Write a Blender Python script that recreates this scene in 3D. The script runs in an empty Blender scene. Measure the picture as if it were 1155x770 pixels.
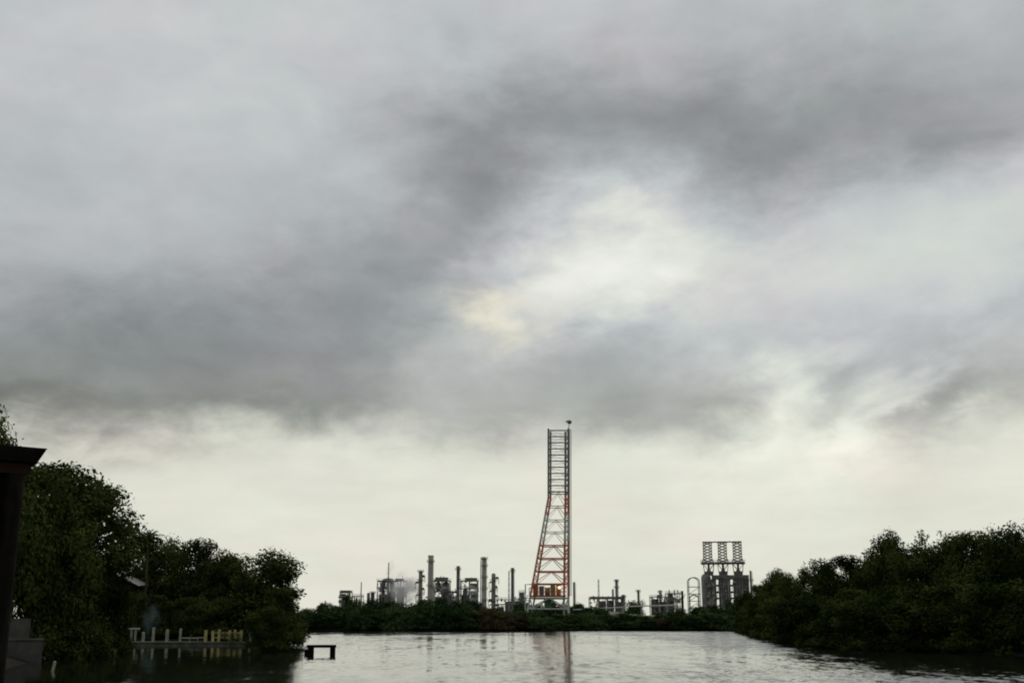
import bpy, math, random
import numpy as np
from mathutils import Vector, Matrix

C = bpy.context.scene.collection
SC = bpy.context.scene
R = math.radians

# ------------------------------------------------------------------ camera
FPX, CX, CY, CAMZ, HORIZON = 1300.0, 577.5, 385.0, 3.0, 700.0
PITCH = math.atan((HORIZON - CY) / FPX)
cam_d = bpy.data.cameras.new('camera')
cam_d.sensor_width = 36.0
cam_d.lens = 36.0 * FPX / 1155.0
cam_d.clip_start, cam_d.clip_end = 0.1, 9000.0
cam = bpy.data.objects.new('camera', cam_d)
C.objects.link(cam)
cam.location = (0, 0, CAMZ)
cam.rotation_euler = (R(90) + PITCH, 0, 0)
SC.camera = cam

def ray(px, py):
    u, v = (px - CX) / FPX, (CY - py) / FPX
    c, s = math.cos(PITCH), math.sin(PITCH)
    return (u, c - v * s, s + v * c)

def at(px, py, D):
    """world point seen at a measured photo position, at depth D metres"""
    x, y, z = ray(px, py)
    k = D / y
    return Vector((x * k, D, CAMZ + z * k))

def zz(py, D): return at(CX, py, D).z
def xx(px, D, py=690): return at(px, py, D).x

def azel(px, py):
    x, y, z = ray(px, py)
    return math.atan2(x, y), math.atan2(z, math.hypot(x, y))

# ------------------------------------------------------------------ world: overcast sky
SUN_EL, SUN_AZ = R(54), R(14)
SKY = 0.10
w = bpy.data.worlds.new('World'); SC.world = w; w.use_nodes = True
nt = w.node_tree; nt.nodes.clear()

def _in(nt, sock, v):
    if isinstance(v, bpy.types.NodeSocket): nt.links.new(v, sock)
    else: sock.default_value = v

def mth(nt, op, a, b=None, c=None, clamp=False):
    n = nt.nodes.new('ShaderNodeMath'); n.operation = op; n.use_clamp = clamp
    _in(nt, n.inputs[0], a)
    if b is not None: _in(nt, n.inputs[1], b)
    if c is not None: _in(nt, n.inputs[2], c)
    return n.outputs[0]

def mrange(nt, v, a, b, c=0.0, d=1.0, smooth=True):
    n = nt.nodes.new('ShaderNodeMapRange'); n.clamp = True
    n.interpolation_type = 'SMOOTHSTEP' if smooth else 'LINEAR'
    _in(nt, n.inputs[0], v)
    for i, x in enumerate((a, b, c, d)): _in(nt, n.inputs[i + 1], x)
    return n.outputs[0]

def mixc(nt, f, a, b, bt='MIX'):
    n = nt.nodes.new('ShaderNodeMix'); n.data_type = 'RGBA'; n.blend_type = bt
    _in(nt, n.inputs[0], f); _in(nt, n.inputs[6], a); _in(nt, n.inputs[7], b)
    return n.outputs[2]

def noise(nt, vec, scale, detail=3.0, rough=0.5, dist=0.0):
    n = nt.nodes.new('ShaderNodeTexNoise'); n.noise_dimensions = '3D'
    if vec is not None: nt.links.new(vec, n.inputs['Vector'])
    n.inputs['Scale'].default_value = scale; n.inputs['Detail'].default_value = detail
    n.inputs['Roughness'].default_value = rough; n.inputs['Distortion'].default_value = dist
    return n

def build_sky():
    tc = nt.nodes.new('ShaderNodeTexCoord')
    sp = nt.nodes.new('ShaderNodeSeparateXYZ'); nt.links.new(tc.outputs['Generated'], sp.inputs[0])
    dx, dy, dz = sp.outputs
    az = mth(nt, 'ARCTAN2', dx, dy)
    el = mth(nt, 'ARCSINE', mth(nt, 'MAXIMUM', mth(nt, 'MINIMUM', dz, 1.0), -1.0))
    # warp so that every bank of cloud gets ragged, drifting edges
    cb = nt.nodes.new('ShaderNodeCombineXYZ')
    nt.links.new(mth(nt, 'MULTIPLY', az, 1.0), cb.inputs[0]); nt.links.new(mth(nt, 'MULTIPLY', el, 1.7), cb.inputs[1])
    n1 = noise(nt, cb.outputs[0], 5.5, 5.0, 0.52, 0.25)
    s1 = nt.nodes.new('ShaderNodeSeparateColor'); nt.links.new(n1.outputs['Color'], s1.inputs[0])
    azw = mth(nt, 'MULTIPLY_ADD', mth(nt, 'SUBTRACT', s1.outputs[0], 0.5), 0.26, az)
    elw = mth(nt, 'MULTIPLY_ADD', mth(nt, 'SUBTRACT', s1.outputs[1], 0.5), 0.11, el)
    n3 = noise(nt, cb.outputs[0], 24.0, 5.0, 0.6, 0.3)
    s3 = nt.nodes.new('ShaderNodeSeparateColor'); nt.links.new(n3.outputs['Color'], s3.inputs[0])
    azw = mth(nt, 'MULTIPLY_ADD', mth(nt, 'SUBTRACT', s3.outputs[0], 0.5), 0.07, azw)
    elw = mth(nt, 'MULTIPLY_ADD', mth(nt, 'SUBTRACT', s3.outputs[1], 0.5), 0.045, elw)
    L = mrange(nt, elw, R(7.2), R(10.4), 0.755, 0.50)
    # banks of cloud: (x, y in the photo, half sizes, tilt, brightness change)
    banks = [
        (150, 390, 300, 80, 3, -0.245), (430, 300, 150, 85, 42, -0.10), (545, 190, 120, 75, 38, -0.13),
        (740, 135, 210, 62, 0, -0.20), (960, 160, 170, 55, 8, -0.15), (1040, 50, 220, 70, 0, -0.06),
        (45, 480, 130, 32, 0, -0.26), (320, 455, 160, 26, 8, -0.08),
        (700, 268, 105, 52, 8, 0.22), (850, 285, 170, 50, 5, 0.14), (610, 345, 95, 40, 25, 0.22), (545, 368, 35, 18, 10, 0.12), (530, 285, 25, 18, 0, 0.07),
        (1130, 235, 110, 80, 20, 0.10), (862, 450, 85, 34, 48, 0.26), (965, 465, 90, 26, 45, 0.22), (1035, 445, 55, 14, 35, 0.22), (1130, 465, 30, 12, 0, 0.16),
        (690, 418, 120, 44, 0, -0.085), (640, 462, 170, 22, 0, -0.06), (1090, 435, 95, 60, 20, -0.11),
        (480, 430, 80, 40, 20, 0.06), (200, 20, 380, 110, 0, 0.07), (900, 350, 200, 40, 10, 0.06),
    ]
    for (px, py, rx, ry, ang, amp) in banks:
        a0, e0 = azel(px, py)
        ca, sa = math.cos(R(ang)), math.sin(R(ang))
        da = mth(nt, 'SUBTRACT', azw, a0); de = mth(nt, 'SUBTRACT', elw, e0)
        k1, k2 = 1300.0 / rx, 1300.0 / ry
        p = mth(nt, 'MULTIPLY_ADD', da, ca * k1, mth(nt, 'MULTIPLY', de, sa * k1))
        q = mth(nt, 'MULTIPLY_ADD', da, -sa * k2, mth(nt, 'MULTIPLY', de, ca * k2))
        r2 = mth(nt, 'MULTIPLY_ADD', p, p, mth(nt, 'MULTIPLY', q, q))
        g = mth(nt, 'POWER', 2.718, mth(nt, 'MULTIPLY', r2, -0.8))
        L = mth(nt, 'MULTIPLY_ADD', g, amp, L)
    # soft billows
    n2 = noise(nt, cb.outputs[0], 9.0, 6.0, 0.56, 0.4)
    L = mth(nt, 'MULTIPLY_ADD', mth(nt, 'SUBTRACT', n2.outputs[0], 0.5), mrange(nt, elw, R(7), R(11), 0.10, 0.20), L)
    L = mth(nt, 'MULTIPLY_ADD', mth(nt, 'SUBTRACT', s3.outputs[2], 0.5), 0.06, L)
    # torn, broken cloud low on the right and round the bright gap
    cw = nt.nodes.new('ShaderNodeCombineXYZ')
    nt.links.new(mth(nt, 'MULTIPLY_ADD', az, 0.7, mth(nt, 'MULTIPLY', el, 0.8)), cw.inputs[0])
    nt.links.new(mth(nt, 'MULTIPLY_ADD', az, -0.7, mth(nt, 'MULTIPLY', el, 1.6)), cw.inputs[1])
    n6 = noise(nt, cw.outputs[0], 11.0, 5.0, 0.52, 0.0)
    torn = mth(nt, 'SUBTRACT', mrange(nt, n6.outputs[0], 0.34, 0.68), 0.48)
    for (px, py, rx, ry, amp) in ((970, 430, 190, 75, 0.20), (690, 310, 170, 80, 0.10), (300, 495, 220, 30, 0.06)):
        a0, e0 = azel(px, py)
        da = mth(nt, 'MULTIPLY', mth(nt, 'SUBTRACT', az, a0), 1300.0 / rx); de = mth(nt, 'MULTIPLY', mth(nt, 'SUBTRACT', el, e0), 1300.0 / ry)
        g = mth(nt, 'POWER', 2.718, mth(nt, 'MULTIPLY', mth(nt, 'MULTIPLY_ADD', da, da, mth(nt, 'MULTIPLY', de, de)), -0.8))
        L = mth(nt, 'MULTIPLY_ADD', mth(nt, 'MULTIPLY', g, torn), amp, L)
    cs = nt.nodes.new('ShaderNodeCombineXYZ')
    nt.links.new(mth(nt, 'MULTIPLY', az, 1.6), cs.inputs[0]); nt.links.new(mth(nt, 'MULTIPLY', el, 8.0), cs.inputs[1])
    n5 = noise(nt, cs.outputs[0], 5.0, 5.0, 0.55, 0.3)
    L = mth(nt, 'MULTIPLY_ADD', mth(nt, 'SUBTRACT', n5.outputs[0], 0.5), mrange(nt, el, R(8), R(12), 0.17, 0.04), L)
    # rest of the sky: dimmed overhead and behind, added to keep foliage faces dark
    back = mrange(nt, dy, -0.5, 0.62, 0.50, 1.0)
    L = mth(nt, 'MAXIMUM', mth(nt, 'MULTIPLY', L, back), 0.05)
    cool = mixc(nt, mrange(nt, L, 0.2, 0.6), (0.945, 1.0, 1.03, 1), (0.96, 1.0, 1.03, 1))
    tint = mixc(nt, mrange(nt, elw, R(6), R(15)), (1.0, 1.01, 0.86, 1), cool)
    tint = mixc(nt, mrange(nt, L, 0.5, 0.75, 0.0, 0.65), tint, (1.0, 1.01, 0.885, 1))
    hue = noise(nt, cb.outputs[0], 7.0, 2.0, 0.5)
    s4 = nt.nodes.new('ShaderNodeSeparateColor'); nt.links.new(hue.outputs['Color'], s4.inputs[0])
    tint = mixc(nt, mrange(nt, s4.outputs[0], 0.45, 0.7, 0.0, 0.9), tint, (1.035, 0.985, 1.0, 1), 'MULTIPLY')
    tint = mixc(nt, mrange(nt, s4.outputs[1], 0.45, 0.7, 0.0, 0.7), tint, (0.965, 1.01, 0.985, 1), 'MULTIPLY')
    a0, e0 = azel(545, 365)
    da = mth(nt, 'MULTIPLY', mth(nt, 'SUBTRACT', azw, a0), 26.0); de = mth(nt, 'MULTIPLY', mth(nt, 'SUBTRACT', elw, e0), 40.0)
    g = mth(nt, 'POWER', 2.718, mth(nt, 'MULTIPLY', mth(nt, 'MULTIPLY_ADD', da, da, mth(nt, 'MULTIPLY', de, de)), -1.0))
    tint = mixc(nt, mth(nt, 'MULTIPLY', g, 0.7), tint, (1.10, 1.02, 0.82, 1))
    vm = nt.nodes.new('ShaderNodeVectorMath'); vm.operation = 'SCALE'
    nt.links.new(tint, vm.inputs[0]); nt.links.new(mth(nt, 'MULTIPLY', L, 1.0 / SKY), vm.inputs['Scale'])
    sky = nt.nodes.new('ShaderNodeTexSky'); sky.sky_type = 'NISHITA'; sky.sun_disc = False
    sky.sun_elevation = SUN_EL; sky.sun_rotation = SUN_AZ; sky.dust_density = 4.0
    col = mixc(nt, 0.04, vm.outputs[0], sky.outputs[0])
    bg = nt.nodes.new('ShaderNodeBackground'); bg.inputs[1].default_value = SKY
    nt.links.new(col, bg.inputs[0])
    out = nt.nodes.new('ShaderNodeOutputWorld'); nt.links.new(bg.outputs[0], out.inputs[0])
build_sky()

sun_d = bpy.data.lights.new('sun', 'SUN')
sun_d.energy, sun_d.angle, sun_d.color = 0.5, R(40), (1.0, 0.96, 0.9)
sun = bpy.data.objects.new('sun', sun_d); C.objects.link(sun)
sdir = Vector((math.sin(SUN_AZ) * math.cos(SUN_EL), math.cos(SUN_AZ) * math.cos(SUN_EL), math.sin(SUN_EL)))
sun.rotation_euler = (-sdir).to_track_quat('-Z', 'Y').to_euler()
sun.location = (0, 0, 60)

SC.view_settings.view_transform = 'Standard'; SC.view_settings.look = 'None'
SC.view_settings.exposure = 0.0; SC.view_settings.gamma = 1.0
SC.view_settings.use_curve_mapping = False
SC.cycles.filter_width = 2.0; SC.cycles.max_bounces = 6; SC.cycles.diffuse_bounces = 2; SC.cycles.glossy_bounces = 3
SC.cycles.volume_bounces = 3; SC.cycles.volume_step_rate = 0.4; SC.cycles.transparent_max_bounces = 8

# ------------------------------------------------------------------ materials
def mat(name, col, rough=0.7, metal=0.0, var=0.25, scale=1.5, spec=0.3, streak=0.0, dirt=(0.06, 0.05, 0.04), dirt_amt=0.3):
    m = bpy.data.materials.new(name); m.use_nodes = True
    t = m.node_tree; b = t.nodes['Principled BSDF']
    tc = t.nodes.new('ShaderNodeTexCoord')
    n = noise(t, tc.outputs['Object'], scale, 5.0, 0.6)
    lo = tuple(c * (1 - var) for c in col) + (1,); hi = tuple(min(1, c * (1 + var)) for c in col) + (1,)
    c = mixc(t, mrange(t, n.outputs[0], 0.3, 0.7), lo, hi)
    mp = t.nodes.new('ShaderNodeMapping'); mp.inputs['Scale'].default_value = (1, 1, 0.15)
    t.links.new(tc.outputs['Object'], mp.inputs[0])
    n2 = noise(t, mp.outputs[0], scale * 1.7, 4.0, 0.6)
    c = mixc(t, mth(t, 'MULTIPLY', mrange(t, n2.outputs[0], 0.52, 0.72), dirt_amt), c, tuple(dirt) + (1,))
    t.links.new(c, b.inputs['Base Color'])
    b.inputs['Roughness'].default_value = rough; b.inputs['Metallic'].default_value = metal
    b.inputs['Specular IOR Level'].default_value = spec
    return m

def leaf_mat(name, dark, light, scale=0.35):
    m = bpy.data.materials.new(name); m.use_nodes = True
    t = m.node_tree; b = t.nodes['Principled BSDF']
    tc = t.nodes.new('ShaderNodeTexCoord'); oi = t.nodes.new('ShaderNodeObjectInfo')
    ad = t.nodes.new('ShaderNodeVectorMath'); ad.operation = 'ADD'
    cb = t.nodes.new('ShaderNodeCombineXYZ'); t.links.new(mth(t, 'MULTIPLY', oi.outputs['Random'], 50.0), cb.inputs[0])
    t.links.new(tc.outputs['Object'], ad.inputs[0]); t.links.new(cb.outputs[0], ad.inputs[1])
    n = noise(t, ad.outputs[0], scale, 4.0, 0.65)
    f = mth(t, 'ADD', n.outputs[0], mth(t, 'MULTIPLY', mth(t, 'SUBTRACT', oi.outputs['Random'], 0.5), 0.22))
    c = mixc(t, mrange(t, f, 0.34, 0.68), tuple(dark) + (1,), tuple(light) + (1,))
    t.links.new(c, b.inputs['Base Color'])
    b.inputs['Roughness'].default_value = 0.8; b.inputs['Specular IOR Level'].default_value = 0.0
    return m

M = {}
M['leaf_dark'] = leaf_mat('dark_leaves', (0.016, 0.027, 0.007), (0.087, 0.113, 0.031))
M['leaf_mid'] = leaf_mat('mid_leaves', (0.017, 0.030, 0.006), (0.106, 0.128, 0.036))
M['leaf_far'] = leaf_mat('shore_leaves', (0.022, 0.046, 0.018), (0.099, 0.149, 0.056))
M['leaf_yellow'] = leaf_mat('yellowish_leaves', (0.028, 0.041, 0.008), (0.112, 0.130, 0.032))
M['leaf_brown'] = leaf_mat('brownish_leaves', (0.046, 0.038, 0.020), (0.132, 0.112, 0.056))
M['bark'] = mat('bark', (0.075, 0.058, 0.042), 0.9, var=0.4, scale=4)
M['steel'] = mat('dull_steel', (0.36, 0.36, 0.325), 0.6, var=0.3, scale=0.5)
M['steel_dark'] = mat('dark_steel', (0.22, 0.212, 0.212), 0.6, var=0.3, scale=0.5)
M['steel_pale'] = mat('pale_steel', (0.40, 0.40, 0.37), 0.6, var=0.2, scale=0.5)
M['shell'] = mat('column_shell', (0.58, 0.57, 0.50), 0.55, var=0.25, scale=0.35)
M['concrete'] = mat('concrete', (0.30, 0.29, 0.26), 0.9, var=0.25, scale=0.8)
M['white'] = mat('white_paint', (0.76, 0.77, 0.72), 0.6, var=0.1, scale=0.6, dirt=(0.2, 0.13, 0.08), dirt_amt=0.5)
M['yellow'] = mat('faded_yellow_paint', (0.62, 0.54, 0.24), 0.7, var=0.2, scale=2)
M['quay'] = mat('quay_concrete', (0.20, 0.21, 0.16), 0.9, var=0.35, scale=0.9)
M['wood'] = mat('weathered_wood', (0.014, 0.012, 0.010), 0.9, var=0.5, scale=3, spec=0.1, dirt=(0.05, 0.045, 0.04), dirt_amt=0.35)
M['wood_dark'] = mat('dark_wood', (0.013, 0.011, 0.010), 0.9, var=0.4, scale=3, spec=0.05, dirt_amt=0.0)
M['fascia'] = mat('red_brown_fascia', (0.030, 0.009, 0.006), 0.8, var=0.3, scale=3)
M['tin'] = mat('tin_roof', (0.60, 0.60, 0.58), 0.28, metal=0.85, var=0.08, scale=1, dirt_amt=0.15)
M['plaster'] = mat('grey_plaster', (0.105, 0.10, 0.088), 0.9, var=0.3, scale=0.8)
M['grey_paint'] = mat('grey_paint', (0.17, 0.18, 0.16), 0.6, var=0.25, scale=0.6)
M['red_paint'] = mat('red_oxide_paint', (0.58, 0.15, 0.07), 0.65, var=0.25, scale=0.8)
M['orange_paint'] = mat('orange_paint', (0.62, 0.19, 0.06), 0.65, var=0.25, scale=0.8)
M['ochre'] = mat('ochre_paint', (0.42, 0.30, 0.12), 0.7, var=0.25, scale=0.8)

def emit(name, col, s):
    m = bpy.data.materials.new(name); m.use_nodes = True
    b = m.node_tree.nodes['Principled BSDF']
    b.inputs['Base Color'].default_value = col + (1,)
    b.inputs['Emission Color'].default_value = col + (1,); b.inputs['Emission Strength'].default_value = s
    return m
M['lamp'] = emit('lit_lamp', (1.0, 0.72, 0.42), 1.3)

# red and white bands painted round the derrick, by height
def band_mat():
    m = bpy.data.materials.new('banded_paint'); m.use_nodes = True
    t = m.node_tree; b = t.nodes['Principled BSDF']
    g = t.nodes.new('ShaderNodeNewGeometry'); s = t.nodes.new('ShaderNodeSeparateXYZ')
    t.links.new(g.outputs['Position'], s.inputs[0]); z = s.outputs[2]
    n = noise(t, g.outputs['Position'], 0.9, 5.0, 0.6)
    red = mixc(t, n.outputs[0], (0.58, 0.15, 0.075, 1), (0.82, 0.36, 0.22, 1))
    wht = mixc(t, n.outputs[0], (0.62, 0.64, 0.58, 1), (0.84, 0.85, 0.79, 1))
    wht_shade = mixc(t, n.outputs[0], (0.22, 0.225, 0.21, 1), (0.42, 0.42, 0.39, 1))  # top legs: white paint against the light, its shade put into grey
    def gt(py): return mth(t, 'GREATER_THAN', z, zz(py, 400))
    c = mixc(t, gt(673), wht, red); c = mixc(t, gt(611), c, wht)
    c = mixc(t, gt(580), c, red); c = mixc(t, gt(558), c, wht_shade)
    t.links.new(c, b.inputs['Base Color']); b.inputs['Roughness'].default_value = 0.6
    b.inputs['Specular IOR Level'].default_value = 0.3
    return m
M['band'] = band_mat()

# ------------------------------------------------------------------ mesh helpers
class MB:
    def __init__(self): self.v, self.f = [], []
    def add(self, vs, fs):
        o = len(self.v); self.v += [tuple(p) for p in vs]; self.f += [tuple(i + o for i in f) for f in fs]; return self
    def box(self, c, s, rot=None):
        x, y, z = s[0] / 2, s[1] / 2, s[2] / 2
        vs = [Vector((i * x, j * y, k * z)) for k in (-1, 1) for j in (-1, 1) for i in (-1, 1)]
        if rot is not None: vs = [rot @ p for p in vs]
        c = Vector(c)
        return self.add([p + c for p in vs], [(0, 2, 3, 1), (4, 5, 7, 6), (0, 1, 5, 4), (2, 6, 7, 3), (0, 4, 6, 2), (1, 3, 7, 5)])
    def tube(self, pts, radii, n=6, cap=True):
        pts = [Vector(p) for p in pts]
        if not isinstance(radii, (list, tuple)): radii = [radii] * len(pts)
        o = len(self.v); up = None
        for i, p in enumerate(pts):
            d = (pts[min(i + 1, len(pts) - 1)] - pts[max(i - 1, 0)])
            d = d.normalized() if d.length > 1e-6 else Vector((0, 0, 1))
            a = d.cross(Vector((0, 0, 1)) if abs(d.z) < 0.95 else Vector((0, 1, 0))).normalized(); b = d.cross(a)
            for k in range(n):
                t = 2 * math.pi * (k + 0.5) / n
                self.v.append(tuple(p + (a * math.cos(t) + b * math.sin(t)) * radii[i]))
        for i in range(len(pts) - 1):
            for k in range(n):
                self.f.append((o + i * n + k, o + i * n + (k + 1) % n, o + (i + 1) * n + (k + 1) % n, o + (i + 1) * n + k))
        if cap:
            self.f.append(tuple(o + k for k in range(n))[::-1])
            self.f.append(tuple(o + (len(pts) - 1) * n + k for k in range(n)))
        return self
    def lathe(self, c, prof, n=20):
        """prof: (radius, z) pairs, closed at both ends"""
        o = len(self.v); c = Vector(c)
        for r, z in prof:
            for k in range(n):
                t = 2 * math.pi * k / n
                self.v.append((c.x + r * math.cos(t), c.y + r * math.sin(t), c.z + z))
        for i in range(len(prof) - 1):
            for k in range(n):
                self.f.append((o + i * n + k, o + i * n + (k + 1) % n, o + (i + 1) * n + (k + 1) % n, o + (i + 1) * n + k))
        self.f.append(tuple(o + k for k in range(n))[::-1])
        self.f.append(tuple(o + (len(prof) - 1) * n + k for k in range(n)))
        return self
    def build(self, name, m, parent=None, smooth=False):
        me = bpy.data.meshes.new(name); me.from_pydata(self.v, [], self.f); me.materials.append(m); me.update()
        if smooth: me.polygons.foreach_set('use_smooth', [True] * len(me.polygons))
        o = bpy.data.objects.new(name, me); C.objects.link(o)
        if parent is not None: o.parent = parent
        return o

def tag(o, label=None, cat=None, group=None, kind=None):
    if label: o['label'] = label
    if cat: o['category'] = cat
    if group: o['group'] = group
    if kind: o['kind'] = kind
    return o

def thing(name, label, cat, loc=(0, 0, 0), rz=0.0, group=None):
    o = bpy.data.objects.new(name, None); C.objects.link(o); o.empty_display_size = 0.5
    o.location = loc; o.rotation_euler = (0, 0, rz)
    return tag(o, label, cat, group)

def copy_tree(o, parent=None):
    c = o.copy(); C.objects.link(c)
    if parent is not None: c.parent = parent; c.matrix_parent_inverse = o.matrix_parent_inverse
    for ch in [x for x in o.children]: copy_tree(ch, c)
    return c

# ------------------------------------------------------------------ terrain and water
WATER = [(-17, 30), (-29, 68), (-37, 95), (-44, 108), (-47, 124), (-47, 146), (-33, 146), (-26, 130), (-22, 120),
         (-24, 134), (-33, 170), (-50, 280), (-66, 372), (-40, 377), (-10, 374), (20, 377), (50, 374), (72, 378), (63, 317), (50, 240),
         (42, 188), (36, 147), (37, 125), (41, 116), (44, 103), (50, 60), (46, -60), (-15, -60)]

def water_sd(X, Y):
    P = np.array(WATER, float); Q = np.roll(P, -1, 0)
    d = np.full(X.shape, 1e9); ins = np.zeros(X.shape, bool)
    for (ax, ay), (bx, by) in zip(P, Q):
        ex, ey = bx - ax, by - ay
        t = np.clip(((X - ax) * ex + (Y - ay) * ey) / (ex * ex + ey * ey), 0, 1)
        d = np.minimum(d, np.hypot(X - ax - t * ex, Y - ay - t * ey))
        c = ((ay > Y) != (by > Y)) & (X < (bx - ax) * (Y - ay) / (by - ay + 1e-12) + ax)
        ins ^= c
    return np.where(ins, -d, d)

def ground_z(X, Y):
    X = np.asarray(X, float); Y = np.asarray(Y, float)
    sd = water_sd(X, Y)
    z = np.clip(sd * 0.30 - 0.25, -2.0, 0.8) + np.clip((sd - 3) / 60, 0, 1) * 0.5
    z = z + 0.12 * np.sin(X * 0.31 + 1.3 * np.sin(Y * 0.17)) * np.clip(sd / 4, 0, 1)
    lev = np.exp(-((Y - 446) / 16.0) ** 2) * (1 / (1 + np.exp(-(X - 21) / 3.0))) * (1 / (1 + np.exp((X - 78) / 6.0)))
    return z + lev * (4.6 + 0.7 * np.sin(X * 0.22))
def gz(x, y): return float(ground_z(np.array([x]), np.array([y]))[0])

def terrain():
    fx = np.arange(-96, 97, 3.0); fy = np.arange(-66, 480, 3.0)
    ox = np.array([110, 135, 180, 260, 400, 650, 1000, 1600, 2400.0])
    xs = np.concatenate([-ox[::-1], fx, ox]); ys = np.concatenate([[-2400, -1500, -900, -500, -250, -120], fy, [500, 540, 600, 700, 850, 1100, 1500, 2000, 2400]])
    X, Y = np.meshgrid(xs, ys); Z = ground_z(X, Y)
    ny, nx = X.shape
    v = np.stack([X, Y, Z], -1).reshape(-1, 3).tolist()
    f = [(j * nx + i, j * nx + i + 1, (j + 1) * nx + i + 1, (j + 1) * nx + i) for j in range(ny - 1) for i in range(nx - 1)]
    m = bpy.data.materials.new('ground_soil'); m.use_nodes = True
    t = m.node_tree; b = t.nodes['Principled BSDF']
    g = t.nodes.new('ShaderNodeNewGeometry')
    n = noise(t, g.outputs['Position'], 0.12, 6.0, 0.6); n2 = noise(t, g.outputs['Position'], 1.3, 4.0, 0.6)
    c = mixc(t, mrange(t, n.outputs[0], 0.38, 0.62), (0.03, 0.036, 0.014, 1), (0.055, 0.05, 0.03, 1))
    gx = t.nodes.new('ShaderNodeSeparateXYZ'); t.links.new(g.outputs['Position'], gx.inputs[0])
    c = mixc(t, mrange(t, gx.outputs[2], 2.2, 4.5), c, mixc(t, mrange(t, n2.outputs[0], 0.35, 0.6), (0.12, 0.13, 0.06, 1), (0.40, 0.38, 0.27, 1)))
    c = mixc(t, mth(t, 'MULTIPLY', n2.outputs[0], 0.3), c, (0.05, 0.042, 0.028, 1))
    s = t.nodes.new('ShaderNodeSeparateXYZ'); t.links.new(g.outputs['Position'], s.inputs[0])
    c = mixc(t, mrange(t, s.outputs[2], 0.1, 0.6), (0.018, 0.016, 0.012, 1), c)     # wet mud at the waterline
    t.links.new(c, b.inputs['Base Color']); b.inputs['Roughness'].default_value = 0.95
    b.inputs['Specular IOR Level'].default_value = 0.1
    mb = MB(); mb.v = v; mb.f = f
    tag(mb.build('ground', m, smooth=True), kind='structure')
terrain()

def water():
    m = bpy.data.materials.new('river_water'); m.use_nodes = True
    t = m.node_tree; b = t.nodes['Principled BSDF']
    g = t.nodes.new('ShaderNodeNewGeometry'); s = t.nodes.new('ShaderNodeSeparateXYZ')
    t.links.new(g.outputs['Position'], s.inputs[0])
    def wv(sx, sy, scale, detail, rough=0.55):
        mp = t.nodes.new('ShaderNodeMapping'); mp.inputs['Scale'].default_value = (sx, sy, 1)
        t.links.new(g.outputs['Position'], mp.inputs[0])
        n = noise(t, mp.outputs[0], scale, detail, rough)
        sc = t.nodes.new('ShaderNodeSeparateColor'); t.links.new(n.outputs['Color'], sc.inputs[0])
        return sc.outputs
    a = wv(1.0, 0.55, 2.6, 4.0, 0.6); c = wv(0.7, 0.22, 0.9, 2.0)
    gust = wv(0.25, 0.10, 0.16, 3.0)[0]
    # sheltered water under the left bank is calmer
    edge = mth(t, 'ADD', s.outputs[0], mth(t, 'MULTIPLY', s.outputs[1], 0.17))
    calm = mrange(t, edge, -5.0, 5.0, 0.40, 1.0)
    calm = mth(t, 'MULTIPLY', calm, mrange(t, s.outputs[0], 8.0, 30.0, 1.0, 2.1))
    amp = mth(t, 'MULTIPLY', calm, mrange(t, gust, 0.38, 0.62, 0.55, 1.3))
    sx = mth(t, 'ADD', mth(t, 'MULTIPLY', mth(t, 'SUBTRACT', a[0], 0.5), 0.10), mth(t, 'MULTIPLY', mth(t, 'SUBTRACT', c[0], 0.5), 0.03))
    sy = mth(t, 'ADD', mth(t, 'MULTIPLY', mth(t, 'SUBTRACT', a[1], 0.5), 0.17), mth(t, 'MULTIPLY', mth(t, 'SUBTRACT', c[1], 0.5), 0.11))
    sy = mth(t, 'SUBTRACT', sy, 0.036)       # at this low angle the near faces of the ripples are the ones in view
    cb = t.nodes.new('ShaderNodeCombineXYZ')
    t.links.new(mth(t, 'MULTIPLY', sx, amp), cb.inputs[0]); t.links.new(mth(t, 'MULTIPLY', sy, amp), cb.inputs[1]); cb.inputs[2].default_value = 1.0
    nm = t.nodes.new('ShaderNodeVectorMath'); nm.operation = 'NORMALIZE'; t.links.new(cb.outputs[0], nm.inputs[0])
    t.links.new(nm.outputs[0], b.inputs['Normal'])
    b.inputs['Base Color'].default_value = (0.007, 0.010, 0.006, 1)
    b.inputs['Roughness'].default_value = 0.06; b.inputs['IOR'].default_value = 1.333
    b.inputs['Specular IOR Level'].default_value = 0.5
    mb = MB()
    xs = [-2400, -200, -60, -30, 0, 30, 60, 200, 2400]; ys = [-2400, -100, 0, 60, 120, 200, 300, 400, 2400]
    mb.v = [(x, y, 0) for y in ys for x in xs]; n = len(xs)
    mb.f = [(j * n + i, j * n + i + 1, (j + 1) * n + i + 1, (j + 1) * n + i) for j in range(len(ys) - 1) for i in range(n - 1)]
    tag(mb.build('water', m), kind='structure')
water()

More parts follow.
